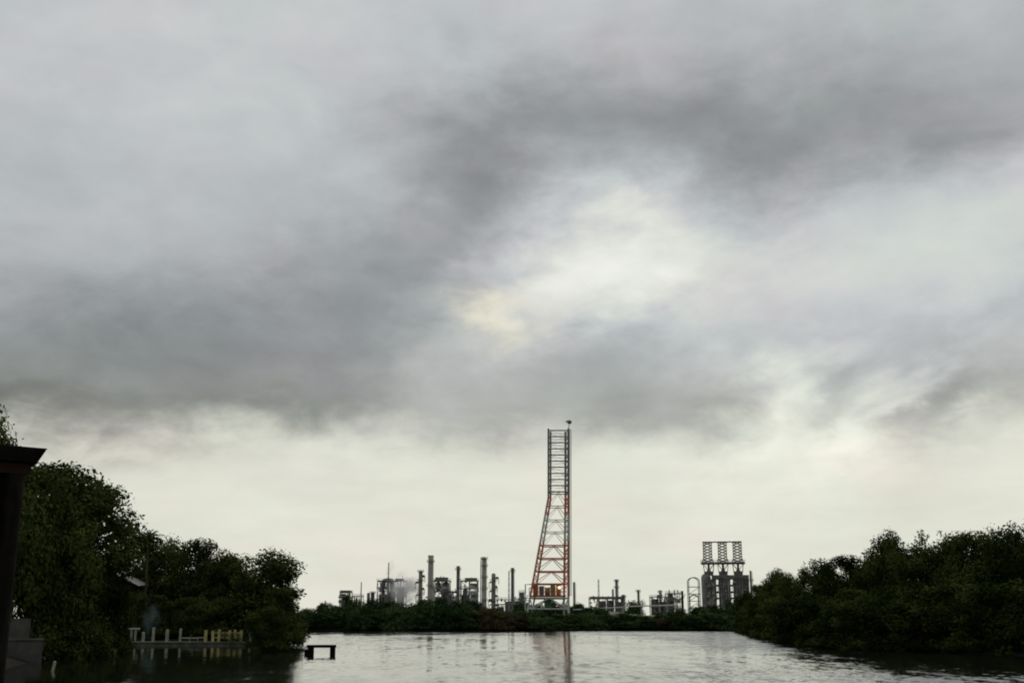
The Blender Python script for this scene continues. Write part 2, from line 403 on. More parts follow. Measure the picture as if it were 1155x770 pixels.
# ------------------------------------------------------------------ vegetation
def leaf_cloud(rng, lobes, n_leaves, size, droop=0.0):
    """leaf faces spread in shells round the lobes; lobes: (centre, radii)"""
    wts = np.array([l[1][0] * l[1][1] + l[1][0] * l[1][2] for l in lobes]); wts = wts / wts.sum()
    idx = rng.choice(len(lobes), n_leaves, p=wts)
    cen = np.array([l[0] for l in lobes])[idx]; rad = np.array([l[1] for l in lobes])[idx]
    d = rng.normal(size=(n_leaves, 3)); d /= np.linalg.norm(d, axis=1)[:, None]
    rr = rng.uniform(0.0, 1.0, n_leaves) ** 0.38 * rng.uniform(0.82, 1.15, n_leaves)
    p = cen + d * rad * rr[:, None]
    nrm = d * 0.9 + rng.normal(size=(n_leaves, 3)) * 0.5 + np.array([0, 0, 0.5]); nrm /= np.linalg.norm(nrm, axis=1)[:, None]
    t = np.cross(nrm, rng.normal(size=(n_leaves, 3))); t /= np.linalg.norm(t, axis=1)[:, None]
    b = np.cross(nrm, t)
    s = size * rng.uniform(0.6, 1.35, n_leaves)[:, None]
    bend = nrm * s * 0.22
    v = np.stack([p - t * s, p - b * s * 0.48 - bend * 0.3, p + t * s - bend, p + b * s * 0.48 - bend * 0.3], 1)
    v[:, :, 2] = np.maximum(v[:, :, 2], -0.25)
    return v.reshape(-1, 3)

def cloud_mesh(name, v, m):
    k = len(v) // 4
    me = bpy.data.meshes.new(name)
    me.vertices.add(len(v)); me.vertices.foreach_set('co', v.astype(np.float32).ravel())
    me.loops.add(len(v)); me.loops.foreach_set('vertex_index', np.arange(len(v), dtype=np.int32))
    me.polygons.add(k); me.polygons.foreach_set('loop_start', np.arange(0, len(v), 4, dtype=np.int32))
    me.update(calc_edges=True); me.materials.append(m)
    return me

def tree_proto(kind, seed, H, W, n_leaves, leaf, m, low=0.0, n_lobes=26):
    """two meshes (trunk, crown) of a tree H tall and W wide"""
    rng = np.random.default_rng(seed); lobes = []
    for k in range(n_lobes):
        for _ in range(50):
            q = rng.uniform(-1, 1, 3)
            if kind == 'rain':     # spreading flat dome, leaf only in the outer shell
                r = np.linalg.norm(q * [1, 1, 1])
                if 0.80 < r < 1.0 and q[2] > 0.0: break
            elif kind == 'tall':
                if np.hypot(q[0], q[1]) < 0.95 * (1 - 0.45 * max(0, q[2])) and np.linalg.norm(q) < 1.12: break
            else:
                if 0.3 < np.linalg.norm(q) < 1.0: break
        lo = low * H
        if kind == 'rain':
            c = np.array([q[0] * W * 0.44, q[1] * W * 0.44, H * 0.42 + q[2] * H * 0.51]); lr = rng.uniform(0.08, 0.14) * W; rad = np.array([lr, lr, lr * 0.5])
        else:
            c = np.array([q[0] * W * 0.38, q[1] * W * 0.38, lo + (H - lo) * (0.5 + 0.40 * q[2])])
            lr = rng.uniform(0.12, 0.23) * W; rad = np.array([lr, lr, lr * rng.uniform(0.6, 0.9)])
        lobes.append((c, rad))
    lo = low * H
    if kind in ('round', 'tall'):
        for k in range(5):
            lobes.append((np.array([rng.uniform(-.1, .1) * W, rng.uniform(-.1, .1) * W, lo + (H - lo) * (0.22 + 0.13 * k)]), np.array([0.33, 0.33, 0.22]) * W * (1.0 - 0.09 * k)))
    if low < 0.05:      # skirt of branches that hang down to the water
        for k in range(11):
            a = 2 * math.pi * (k + rng.uniform(-.3, .3)) / 11
            lobes.append((np.array([math.cos(a) * W * 0.36, math.sin(a) * W * 0.36, rng.uniform(0.06, 0.2) * H]), np.array([0.15, 0.15, 0.13]) * W))
    # a few thin sprays that stick out of the outline
    for k in range({'sparse': 8, 'tall': 6}.get(kind, 0)):
        a = rng.uniform(0, 2 * math.pi); e = rng.uniform(0.15, 1.4)
        c = np.array([math.cos(a) * math.cos(e) * W * 0.43, math.sin(a) * math.cos(e) * W * 0.43, lo + (H - lo) * (0.5 + 0.45 * math.sin(e))])
        lobes.append((c, np.array([0.05, 0.05, 0.06]) * W * rng.uniform(0.7, 1.4)))
    v = leaf_cloud(rng, lobes, n_leaves, leaf)
    crown = cloud_mesh('crown', v, m)
    H = float(np.percentile(v[:, 2], 99.6)); W = float(np.percentile(np.abs(v[:, :2]), 99.0)) * 2
    tb = MB(); tr = 0.016 * H + 0.05; top = np.mean([l[0] for l in lobes], 0)
    fork = Vector((top[0] * 0.3, top[1] * 0.3, max(0.18 * H, low * H * 0.9)))
    tb.tube([(0, 0, -0.6), (0.04 * H * 0.3, 0, fork.z * 0.5), fork], [tr * 1.5, tr * 1.1, tr * 0.9], 8)
    for c, rad in lobes[:16]:
        e = Vector(c); mid = fork.lerp(e, 0.5) + Vector((0, 0, 0.05 * H)); tb.tube([fork, mid, e], [tr * 0.55, tr * 0.35, tr * 0.1], 5)
    tm = bpy.data.meshes.new('trunk'); tm.from_pydata(tb.v, [], tb.f); tm.materials.append(M['bark']); tm.update()
    return dict(H=H, W=W, trunk=tm, crown=crown)

PROTO = {
    'mangrove_a': tree_proto('round', 11, 10, 8.5, 21000, 0.17, M['leaf_dark'], 0.0, 30),
    'mangrove_b': tree_proto('round', 12, 10, 8.5, 21000, 0.17, M['leaf_mid'], 0.0, 34),
    'mangrove_c': tree_proto('tall', 13, 10, 7.5, 21000, 0.17, M['leaf_dark'], 0.02, 30),
    'bushy_y': tree_proto('round', 14, 6, 6.5, 12000, 0.15, M['leaf_yellow'], 0.0, 26),
    'shore_brown': tree_proto('round', 21, 8, 9.5, 4600, 0.34, M['leaf_brown'], 0.0, 26),
    'dome': tree_proto('round', 15, 10, 8.0, 21000, 0.17, M['leaf_dark'], 0.10, 36),
    'near': tree_proto('round', 31, 9, 8.0, 90000, 0.085, M['leaf_dark'], 0.12, 34),
    'sparse': tree_proto('sparse', 16, 10, 7.0, 3200, 0.19, M['leaf_mid'], 0.15, 22),
    'rain': tree_proto('rain', 17, 15, 17.0, 36000, 0.19, M['leaf_dark'], 0.3, 130),
    'shore_a': tree_proto('round', 18, 8, 9.5, 5200, 0.32, M['leaf_far'], 0.0, 26),
    'shore_b': tree_proto('round', 19, 8, 9.5, 5200, 0.32, M['leaf_far'], 0.0, 30),
    'shore_c': tree_proto('tall', 20, 8, 7.0, 4600, 0.32, M['leaf_far'], 0.0, 24),
}
prng = random.Random(5)
def plant(proto, name, label, cat, group, px, top, D, wpx, base=None, lift=0.0):
    """a tree whose top stands at photo row `top` when it grows D metres away; wpx: its width there"""
    P = PROTO[proto]; q = at(px, top + 20, D)
    z0 = gz(q.x, D) if base is None else base
    z0 = max(z0, -0.3) + lift
    H = zz(top, D) - z0; W = wpx * D / 1338.0
    t = thing(name, label, cat, (q.x, D, z0), random.Random(int(px * 7 + top * 13 + D)).uniform(0, 6.28), group)
    for part in ('trunk', 'crown'):
        o = bpy.data.objects.new(part, P[part]); C.objects.link(o); o.parent = t
    t.scale = (W / P['W'], W / P['W'], H / P['H'])
    return t

FAR = 'mangrove bushes along the far shore'
FL = 'low dark green mangrove bush in the belt along the far shore'
rr = random.Random(9)
line = [(340, 684), (360, 681), (385, 682), (400, 679), (425, 677), (455, 679), (475, 677), (505, 677), (530, 678), (555, 682), (580, 686), (600, 690), (640, 691),
        (665, 690), (700, 692), (730, 694), (752, 690), (770, 683), (790, 681), (815, 679), (835, 674), (850, 668)]
def lin(px, tab):
    for (a, ya), (b, yb) in zip(tab, tab[1:]):
        if a <= px <= b: return ya + (yb - ya) * (px - a) / (b - a)
    return tab[0][1] if px < tab[0][0] else tab[-1][1]
px = 338.0; i = 0
while px < 850:
    D = 378 + rr.uniform(-1, 3)
    br = 540 < px < 592 or 742 < px < 762
    plant('shore_brown' if br else ('shore_a', 'shore_b', 'shore_c')[i % 3], 'mangrove_bush', 'brownish mangrove bush in the belt along the far shore' if br else FL, 'bush', FAR, px, max(lin(px, line) + 9 + rr.uniform(-5, 4), 682), D, rr.uniform(24, 34))
    px += rr.uniform(15, 20); i += 1
px = 345.0
while px < 850:
    D = 392 + rr.uniform(-3, 5)
    if True:
        if 590 < px < 652: D = 386
        plant(('shore_b', 'shore_a', 'shore_c')[i % 3], 'mangrove_bush', FL, 'bush', FAR, px, lin(px, line) + rr.uniform(-2, 3), D, rr.uniform(26, 38))
    px += rr.uniform(17, 23); i += 1
plant('shore_c', 'mangrove_tree', 'taller slim bush rising above the far shore hedge beside the round overhanging tree', 'tree', None, 394, 671, 398, 20)
for px in (592, 606, 620, 634, 662, 678):
    plant(('shore_b', 'shore_a', 'shore_c')[px % 3], 'inland_bush', 'dark bush on the flat ground behind the foot of the lattice derrick', 'bush', 'bushes behind the derrick foot', px, 679 + px % 4 if px < 650 else 685, 424, 26)
plant('shore_a', 'round_bush', 'small round bush on the flat ground just beside the lattice derrick foot', 'bush', None, 651, 680, 440, 16)
plant('shore_b', 'dark_hedge', 'flat dark hedge in front of the lone short chimney beyond the bank', 'hedge', None, 716, 677, 470, 26)

# right bank
RG = 'trees of the right bank'
RL_F = 'bushy mangrove hanging over the water in the dense front row of the right bank'
RL_B = 'dark green tree in the close back row of the right bank wood'
front = [(846, 688, 318, 22), (852, 684, 300, 30), (862, 676, 255, 36), (876, 668, 215, 46), (893, 672, 180, 52), (912, 668, 160, 62), (936, 674, 146, 66), (962, 666, 136, 74), (990, 672, 130, 78),
         (1020, 664, 126, 80), (1050, 668, 123, 84), (1082, 660, 120, 84), (1114, 664, 116, 88), (1146, 656, 112, 90), (1180, 660, 108, 90), (1235, 655, 98, 95), (1310, 645, 88, 110), (1400, 630, 78, 120), (1520, 610, 68, 140)]
for i, (px, top, D, wp) in enumerate(front):
    plant(('mangrove_b', 'mangrove_a', 'mangrove_b', 'mangrove_c')[i % 4], 'mangrove_tree', RL_F, 'tree', RG, px - 6, top, D - 1.5, wp * 1.08, base=-0.35)
backr = [(843, 668, 345, 26), (857, 660, 320, 30), (889, 648, 235, 42), (930, 634, 185, 56), (958, 628, 165, 60),
         (1025, 620, 140, 66), (1075, 606, 136, 70), (1102, 602, 132, 70), (1128, 600, 128, 66), (985, 640, 152, 80), (1060, 636, 140, 84), (1120, 628, 128, 84), (1215, 604, 112, 90), (1300, 580, 100, 100), (1400, 565, 90, 115)]
for i, (px, top, D, wp) in enumerate(backr):
    plant(('mangrove_a', 'mangrove_c', 'mangrove_b')[i % 3], 'bank_tree', RL_B, 'tree', RG, px, top, D, wp)
plant('dome', 'bank_tree', 'flat topped dark tree where the right bank wood first steps down to the factory', 'tree', RG, 872, 644, 250, 40)
plant('sparse', 'thin_tree', 'thin open crowned small tree poking out of the lower slope of the right bank wood', 'tree', RG, 915, 632, 190, 36)
plant('dome', 'dome_tree', 'round domed tree standing proud in the middle of the right bank skyline', 'tree', RG, 994, 604, 150, 62)
plant('sparse', 'thin_tree', 'feathery open tree just beyond the round domed tree on the right bank skyline', 'tree', RG, 1047, 600, 140, 58)
plant('dome', 'tall_tree', 'tallest dark tree of the right bank, at the edge of the photo', 'tree', RG, 1150, 590, 126, 80)

# left bank
plant('rain', 'rain_tree', 'big spreading tree with an arching canopy beyond the dark boathouse post', 'tree', None, 48, 526, 106, 226)
plant('dome', 'broad_tree', 'dense dark tree right behind the boathouse roof corner, over the concrete landing', 'tree', None, 44, 548, 98, 84)
plant('mangrove_a', 'broad_tree', 'dark rounded tree filling the space under the arching canopy', 'tree', None, 82, 578, 100, 84)
plant('bushy_y', 'shoreline_bush', 'yellowish green bush above the water at the near end of the quay', 'bush', None, 121, 656, 113, 60, base=0)
plant('mangrove_b', 'shoreline_bush', 'dark bush drooping into the water beside the concrete landing', 'bush', None, 88, 664, 100, 86, base=-0.2)
plant('mangrove_c', 'bank_tree', 'dark tree close around the foot of the small palm', 'tree', None, 165, 604, 168, 70)
plant('mangrove_b', 'bank_tree', 'dark tree behind the bare quay posts', 'tree', None, 198, 610, 168, 70)
plant('mangrove_c', 'bank_tree', 'upright dark tree standing behind the yellow fence', 'tree', None, 228, 610, 164, 60)
plant('mangrove_a', 'bank_tree', 'lower dark tree filling the gap between the upright tree and the round overhanging tree', 'tree', None, 254, 624, 160, 64)
plant('mangrove_b', 'round_tree', 'big round tree overhanging the water at the end of the quay', 'tree', None, 299, 624, 151, 98, base=0.0)
plant('mangrove_a', 'shoreline_bush', 'low dark bush at the waterline under the big round overhanging tree', 'bush', None, 303, 686, 122, 50, base=-0.2)
plant('mangrove_c', 'bank_bush', 'dark bush leaning out behind the low waterline bush under the round tree', 'bush', None, 318, 664, 137, 50, base=-0.1)
plant('bushy_y', 'bank_bush', 'dull green bush in front of the dark house wall', 'bush', None, 150, 668, 152, 36)
plant('mangrove_c', 'bank_bush', 'shaded dark bush at the back of the quay beside the house', 'bush', None, 178, 672, 153, 58)
plant('mangrove_a', 'bank_bush', 'shaded dark bush directly behind the long pale rail', 'bush', None, 214, 674, 153, 62)
plant('mangrove_b', 'bank_bush', 'shaded dark bush directly behind the yellow fence', 'bush', None, 252, 674, 152, 62)
plant('near', 'roadside_tree', 'tree whose leafy tip shows above the boathouse roof', 'tree', None, -54, 456, 42, 190)

def palm(label, px, top, D):
    q = at(px, top, D); z0 = gz(q.x, D); H = q.z - z0
    t = thing('palm_tree', label, 'palm', (q.x, D, z0))
    MB().tube([(0, 0, -0.3), (0.2, 0, H * 0.5), (0, 0, H * 0.92)], [0.2, 0.15, 0.12], 8).build('trunk', M['bark'], t)
    rg = random.Random(3); mb = MB()
    for k in range(17):
        a = k * 2.4; e = rg.uniform(-0.3, 1.2); Ln = rg.uniform(2.0, 2.6)
        for s in range(9):
            f0 = (s + 0.5) / 9; r = Ln * f0
            z = H * 0.92 + r * math.sin(e) - 0.9 * f0 * f0 * Ln * 0.5; rh = r * math.cos(e)
            c = Vector((math.cos(a) * rh, math.sin(a) * rh, z)); side = Vector((-math.sin(a), math.cos(a), -0.5)); out = Vector((math.cos(a), math.sin(a), -0.3))
            for sg in (-1, 1):
                tip = c + (Vector((side.x * sg, side.y * sg, -0.45)) * 0.7 + out * 0.4) * (1.05 - 0.5 * f0)
                mb.add([c, c + out * 0.22, tip], [(0, 1, 2)])
    mb.build('crown', M['leaf_dark'], t)
palm('small palm with a feathery crown rising over the trees behind the quay', 168, 596, 158)

# ------------------------------------------------------------------ derrick tower
def derrick():
    D = 400.0; half = 5.5
    O = at(620, 690, D); O.z = gz(O.x, D)
    T = thing('derrick_tower', 'tall red and white lattice derrick rising above the far shore', 'tower', O)
    def P(px, py, dy): q = at(px, py, D); q.x = q.x * (D + dy) / D; return Vector((q.x, D + dy, q.z)) - O
    def wdt(py): return half if py > 562 else half * 0.62
    def lx(py):
        if py <= 562: return 618.6
        return 618.6 + (594.5 - 618.6) * (py - 562) / (692 - 562)
    def dd(py): return half * (0.62 + 0.38 * max(0, min(1, (py - 562) / 128.0)))
    def leg(py, side, fb):
        off = 5.5 if py > 562 else 2.4
        off = 2.4 + (5.5 - 2.4) * max(0, min(1, (py - 562) / 128.0))
        if side < 0: px = lx(py) + (off if fb > 0 else 0)
        else: px = 641.2 - (off * 0.6 + 2.0 if fb > 0 else 0)
        return P(px, py, dd(py) * fb)
    GB = 704.0
    for side in (-1, 1):
        for fb in (-1, 1):
            b = leg(692, side, fb); t0 = leg(562, side, fb); t1 = leg(485, side, fb)
            g = b.copy(); g.z = 0.0 - 0.3
            r = 0.42 if side > 0 else 0.36
            MB().tube([g, b, t0, t1], r, 8).build('leg', M['band'], T)
    def ring(py, r, name, m, faces=4):
        c = [leg(py, -1, -1), leg(py, 1, -1), leg(py, 1, 1), leg(py, -1, 1)]; mb = MB()
        for k in range(4): mb.tube([c[k], c[(k + 1) % 4]], r, 6)
        mb.build(name, m, T)
    y = 487.0
    while y < 556:
        c = [leg(y, -1, -1), leg(y, 1, -1), leg(y, 1, 1), leg(y, -1, 1)]; mb = MB()
        for k, r in enumerate((0.22, 0.10, 0.06, 0.10)): mb.tube([c[k], c[(k + 1) % 4]], r, 6)
        mb.build('rung_frame', M['steel_pale'], T); y += 6.85
    # thin crossing ties in the upper ladder section, one set per face
    for fb in (-1, 1):
        mb = MB(); y = 487.0
        while y < 550:
            a, b = (-1, 1) if int((y - 487) / 6.85 + 0.5) % 2 == 0 else (1, -1)
            mb.tube([leg(y, a, fb), leg(y + 6.85, b, fb)], 0.05, 4); y += 6.85
        mb.build('tie_rods', M['steel_pale'], T)
    mb = MB(); y = 487.0; k = 0
    while y < 660:
        mb.tube([leg(y, 1, -1 if k % 2 else 1), leg(y + 5.2, 1, 1 if k % 2 else -1)], 0.12, 4); y += 5.2; k += 1
    mb.build('mast_lacing', M['band'], T)
    lv = [556, 571.5, 587, 600.5, 615.5, 630, 644.6, 658.5]
    for k, yv in enumerate(lv):
        ring(yv, 0.20 if yv > 610 else 0.14, 'horizontal_frame', M['band'])
    for a, b in zip(lv, lv[1:]):
        mb = MB(); r = 0.14 if a > 610 else 0.10
        for fb in (-1, 1):
            mid = (leg(a, -1, fb) + leg(a, 1, fb)) / 2
            mb.tube([mid, leg(b, 1, fb)], r, 6); mb.tube([mid, leg(b, -1, fb)], r * (0.8 if fb < 0 else 0.6), 6)
        for sd in (-1, 1):
            mb.tube([leg(a, sd, -1), leg(b, sd, 1)], r * 0.8, 6); mb.tube([leg(a, sd, 1), leg(b, sd, -1)], r * 0.8, 6)
        mb.build('brace', M['band'], T)
    # ladder with cage up the right mast
    mb = MB()
    for o_ in (-0.25, 0.25):
        a, b = leg(672, 1, -1) + Vector((0.62 + o_, -0.2, 0)), leg(486, 1, -1) + Vector((0.62 + o_, -0.2, 0)); mb.tube([a, b], 0.11, 5)
    for k in range(110):
        f = k / 109; p = a.lerp(b, f); mb.tube([p - Vector((0.5, 0, 0)), p], 0.04, 4)
    mb.build('ladder', M['grey_paint'], T)
    # work platform
    a, b = leg(672, -1, -1), leg(672, 1, 1)
    c = (a + b) / 2; wx = b.x - a.x + 0.6
    pl = MB().box((c.x, c.y, a.z), (wx, 12.0, 0.35)).build('platform', M['red_paint'], T)
    rb = MB(); zt = leg(658, -1, -1).z
    for fb in (-1, 1):
        yy = c.y + fb * 5.9
        for f in (0.35, 0.65): rb.tube([(c.x - wx / 2, yy, a.z + (zt - a.z) * f), (c.x + wx / 2, yy, a.z + (zt - a.z) * f)], 0.07, 5)
        for k in range(9): rb.tube([(c.x - wx / 2 + wx * k / 8, yy, a.z + 0.17), (c.x - wx / 2 + wx * k / 8, yy, a.z + (zt - a.z) * 0.65)], 0.06, 5)
    for sx in (-1, 1):
        for f in (0.35, 0.65): rb.tube([(c.x + sx * wx / 2, c.y - 5.9, a.z + (zt - a.z) * f), (c.x + sx * wx / 2, c.y + 5.9, a.z + (zt - a.z) * f)], 0.07, 5)
    rb.build('railing', M['red_paint'], pl)
    hh = zt - a.z
    x0 = c.x - wx / 2
    for (f0, f1, h, m, nm) in ((0.10, 0.24, 0.8, 'orange_paint', 'engine_cabinet'), (0.27, 0.40, 0.7, 'steel_dark', 'engine_cabinet'), (0.43, 0.56, 0.62, 'ochre', 'winch_drum'),
                           (0.58, 0.71, 0.85, 'ochre', 'engine_cabinet'), (0.74, 0.86, 0.9, 'orange_paint', 'engine_cabinet')):
        bw = (f1 - f0) * wx; bh = hh * h
        mb = MB()
        if nm == 'winch_drum':
            mb.tube([(x0 + f0 * wx, c.y - 3, a.z + 0.2 + bh / 2), (x0 + f1 * wx, c.y - 3, a.z + 0.2 + bh / 2)], bh / 2, 14)
            for f in (f0, f1): mb.tube([(x0 + f * wx - 0.08, c.y - 3, a.z + 0.2 + bh / 2), (x0 + f * wx + 0.08, c.y - 3, a.z + 0.2 + bh / 2)], bh * 0.6, 14)
        else:
            mb.box((x0 + (f0 + f1) / 2 * wx, c.y - 3, a.z + 0.2 + bh / 2), (bw, 3.0, bh))
            mb.box((x0 + (f0 + f1) / 2 * wx, c.y - 3, a.z + 0.2 + bh + 0.08), (bw + 0.25, 3.25, 0.16))
            for k in range(3): mb.box((x0 + (f0 + f1) / 2 * wx, c.y - 4.53, a.z + 0.5 + bh * 0.25 * (k + 0.5)), (bw * 0.7, 0.06, bh * 0.08))
        mb.build(nm, M[m], pl)
    lp = P(631, 663, -6.6)
    MB().tube([lp + Vector((0, 0.5, -2.4)), lp + Vector((0, 0.5, 0.5)), lp + Vector((0, 0.1, 0.5))], 0.07, 6).build('lamp_bracket', M['steel'], pl)
    MB().lathe(lp, [(0.25, -0.45), (0.55, -0.2), (0.6, 0.2), (0.3, 0.5)], 12).build('lamp', M['lamp'], pl)
    # white base frame
    for yv in (674.5, 686.5): ring(yv, 0.26, 'base_frame', M['white'])
    mb = MB()
    for fb in (-1, 1):
        mid = (leg(674.5, -1, fb) + leg(674.5, 1, fb)) / 2
        mb.tube([mid, leg(686.5, 1, fb)], 0.2, 6); mb.tube([mid, leg(686.5, -1, fb)], 0.2, 6)
    for sd in (-1, 1): mb.tube([leg(674.5, sd, -1), leg(686.5, sd, 1)], 0.18, 6)
    mb.build('base_brace', M['white'], T)
    M['green_paint'] = mat('green_machine_paint', (0.16, 0.30, 0.19), 0.7, var=0.25, scale=1)
    g0 = P(614, 686, 0); g1 = P(622, 676.5, 0)
    mb = MB().box(((g0.x + g1.x) / 2, g0.y, (g0.z + g1.z) / 2), (g1.x - g0.x, 3.0, g1.z - g0.z)); mb.tube([(g1.x, g0.y, g0.z + 1.2), (g1.x + 1.6, g0.y, g0.z + 1.2)], 0.7, 12)
    mb.box(((g0.x + g1.x) / 2, g0.y, g1.z + 0.12), (g1.x - g0.x + 0.3, 3.3, 0.2)); mb.build('machine_house', M['green_paint'], T)
    mb = MB()
    q0, q1, q2 = P(592.6, 659, -3), P(592.6, 688, -3), leg(659, -1, -1)
    g = q1.copy(); g.z = -0.3
    mb.tube([g, q1, q0, q0.lerp(q2, 0.95)], 0.22, 8); mb.tube([q1, leg(686.5, -1, -1)], 0.16, 6)
    mb.build('riser_pipe', M['white'], T)
    # floodlight on a short mast at the very top
    tp = leg(485, 1, -1)
    MB().tube([tp + Vector((0, 0, -1)), tp + Vector((0.25, 0, 1.7))], [0.18, 0.10], 8).build('mast', M['steel_dark'], T)
    hb = MB().lathe(tp + Vector((0.35, 0, 1.6)), [(0.25, 0), (0.75, 0.35), (0.85, 0.8), (0.6, 1.25), (0.2, 1.4)], 14)
    hb.box(tp + Vector((-0.45, 0, 2.55)), (0.9, 0.6, 0.4)); hb.build('beacon', M['steel_dark'], T)
derrick()

# ------------------------------------------------------------------ refinery
def gbase(px, D, py=680): q = at(px, py, D); return Vector((q.x, D, gz(q.x, D)))

def column(name, label, px, wpx, top, D, cat='chimney', m='shell', taper=0.92, rings=(), ladder=True, cap='flat', group=None, pipe=False, knobs=0):
    O = gbase(px, D, top); T = thing(name, label, cat, O, 0, group)
    H = zz(top, D) - O.z; r = wpx * D / 1338.0 / 2; rt = r * taper
    prof = [(r * 1.18, -0.3), (r * 1.18, 1.2), (r, 1.6), (rt, H - 0.5 * r)]
    if cap == 'dome': prof += [(rt * 0.85, H - 0.22 * r), (rt * 0.45, H - 0.04 * r), (rt * 0.1, H)]
    elif cap == 'rim': prof += [(rt * 1.12, H - 0.45 * r), (rt * 1.12, H), (rt * 0.8, H), (rt * 0.78, H - 1.0)]
    else: prof += [(rt, H)]
    MB().lathe((0, 0, 0), prof, 20).build('shell', M[m], T, smooth=False)
    for f in rings:
        z = H * f; rr_ = r + (rt - r) * f
        mb = MB().lathe((0, 0, z), [(rr_ * 1.02, 0), (rr_ + 0.75, 0), (rr_ + 0.75, 0.14), (rr_ * 1.02, 0.14)], 16)
        n = 12
        for k in range(n):
            a = 2 * math.pi * k / n; b = 2 * math.pi * (k + 1) / n; q = rr_ + 0.7
            mb.tube([(q * math.cos(a), q * math.sin(a), z + 0.1), (q * math.cos(a), q * math.sin(a), z + 1.15)], 0.05, 4)
            for h in (0.6, 1.1): mb.tube([(q * math.cos(a), q * math.sin(a), z + h), (q * math.cos(b), q * math.sin(b), z + h)], 0.045, 4)
        mb.build('gallery', M['steel_dark'], T)
    if ladder:
        mb = MB(); a = -0.5; d = Vector((math.cos(a), math.sin(a), 0)); s = Vector((-math.sin(a), math.cos(a), 0))
        for o_ in (-0.25, 0.25): mb.tube([d * (r + 0.3) + s * o_ + Vector((0, 0, 1)), d * (rt + 0.3) + s * o_ + Vector((0, 0, H - 0.4))], 0.06, 4)
        for k in range(int(H)):
            f = (k + 0.5) / int(H); p = d * (r + (rt - r) * f + 0.3) + Vector((0, 0, 1 + (H - 1.5) * f)); mb.tube([p - s * 0.3, p + s * 0.3], 0.05, 4)
        mb.build('ladder', M['steel'], T)
    if pipe:
        mb = MB(); x = -(r + 0.45)
        mb.tube([(x, -0.3, 0), (x, -0.3, H * 0.93), (x + 0.2, -0.3, H * 0.98), (0, -0.3, H * 1.0)], 0.28, 8)
        mb.build('downpipe', M['steel_pale'], T)
    rg = random.Random(int(px))
    if knobs:
        mb = MB()
        for k in range(knobs):
            z = H * (0.25 + 0.7 * (k + 0.5) / knobs); sg = (-1, 1)[k % 2]; L_ = rg.uniform(0.8, 1.6)
            mb.box((sg * (r + L_ / 2 - 0.1), rg.uniform(-0.5, 0.3), z), (L_, 1.2, rg.uniform(0.6, 1.6)))
            mb.tube([(sg * (r + L_), 0, z), (sg * (r + L_), 0, z - H * 0.12)], 0.16, 6)
        mb.build('branch_pipe', M['steel_dark'], T)
    return T, r, H

column('distillation_column', 'short knobbly column with side platforms just beyond the steam', 474.5, 5.0, 643, 610, 'column', 'steel', 0.85, (0.55, 0.8, 0.97), knobs=6, cap='dome')
column('main_stack', 'thickest tall grey stack at the heart of the refinery', 486, 6.6, 626, 620, 'chimney', 'shell', 0.9, (0.55, 0.9), cap='rim')
column('slim_stack', 'mid height dark stack with a flared top between the two steel process blocks', 516.8, 3.9, 638, 625, 'chimney', 'steel_dark', 0.95, (0.93,), cap='rim')
column('tall_column', 'tall straight column with ladders standing apart from the blocks nearer the derrick', 546.2, 5.6, 628, 600, 'column', 'shell', 0.95, (0.35, 0.52, 0.69, 0.86, 0.97), pipe=True, cap='dome')
column('short_column', 'stubby column crusted with pipes beside the tall straight column', 556.6, 5.4, 646, 605, 'column', 'steel', 0.8, (0.45, 0.66, 0.84), knobs=8, cap='dome')
column('thin_stack', 'thin dark stack with a pale mast close by, nearest the derrick on its left', 578, 3.6, 640, 590, 'chimney', 'steel_dark', 0.92, (0.93,), cap='rim')
column('lone_stack', 'lone plain stack standing right beside the derrick mast', 647.4, 2.6, 656, 560, 'chimney', 'steel', 0.95, (), cap='flat')
column('twin_stack', 'dark stack with a shorter pale pipe at its side above the low shed', 695.2, 3.6, 653, 640, 'chimney', 'steel', 0.85, (0.8, 0.95), cap='rim', pipe=False)
column('side_vent', 'short pale vent pipe hugging the dark stack above the low shed', 691.2, 2.6, 664, 636, 'vent pipe', 'steel_pale', 0.9, (), ladder=False)
column('small_vessel', 'small upright vessel with a domed top near the dark hedge', 703, 3.6, 670, 630, 'vessel', 'steel_dark', 1.0, (0.9,), cap='dome')
column('short_chimney', 'short dark chimney sticking up behind the flat hedge', 719.8, 2.5, 665, 600, 'chimney', 'steel_dark', 0.95, (0.94,), cap='rim')
column('grey_column', 'slender grey column at the near end of the grey pipe yard', 744.4, 3.0, 665, 620, 'column', 'steel', 0.8, (0.7, 0.92), cap='dome', knobs=3)
column('brown_column', 'brownish stub chimney between the pipe yard and the hooped pipes', 769.4, 2.8, 666, 560, 'chimney', 'wood', 0.95, (), cap='flat', ladder=False)
column('end_column', 'thin grey column at the outer side of the three tower furnace block', 846.4, 3.0, 643, 540, 'column', 'steel', 0.75, (0.55, 0.8), cap='dome')
column('dark_drum', 'fat dark drum left of the big steaming structure', 420.4, 4.2, 667, 640, 'tank', 'steel_dark', 1.0, (0.95,), cap='dome')
column('grey_drum', 'narrow pale drum beside the fat dark drum', 415.6, 3.4, 668, 645, 'tank', 'steel', 1.0, (), cap='dome')

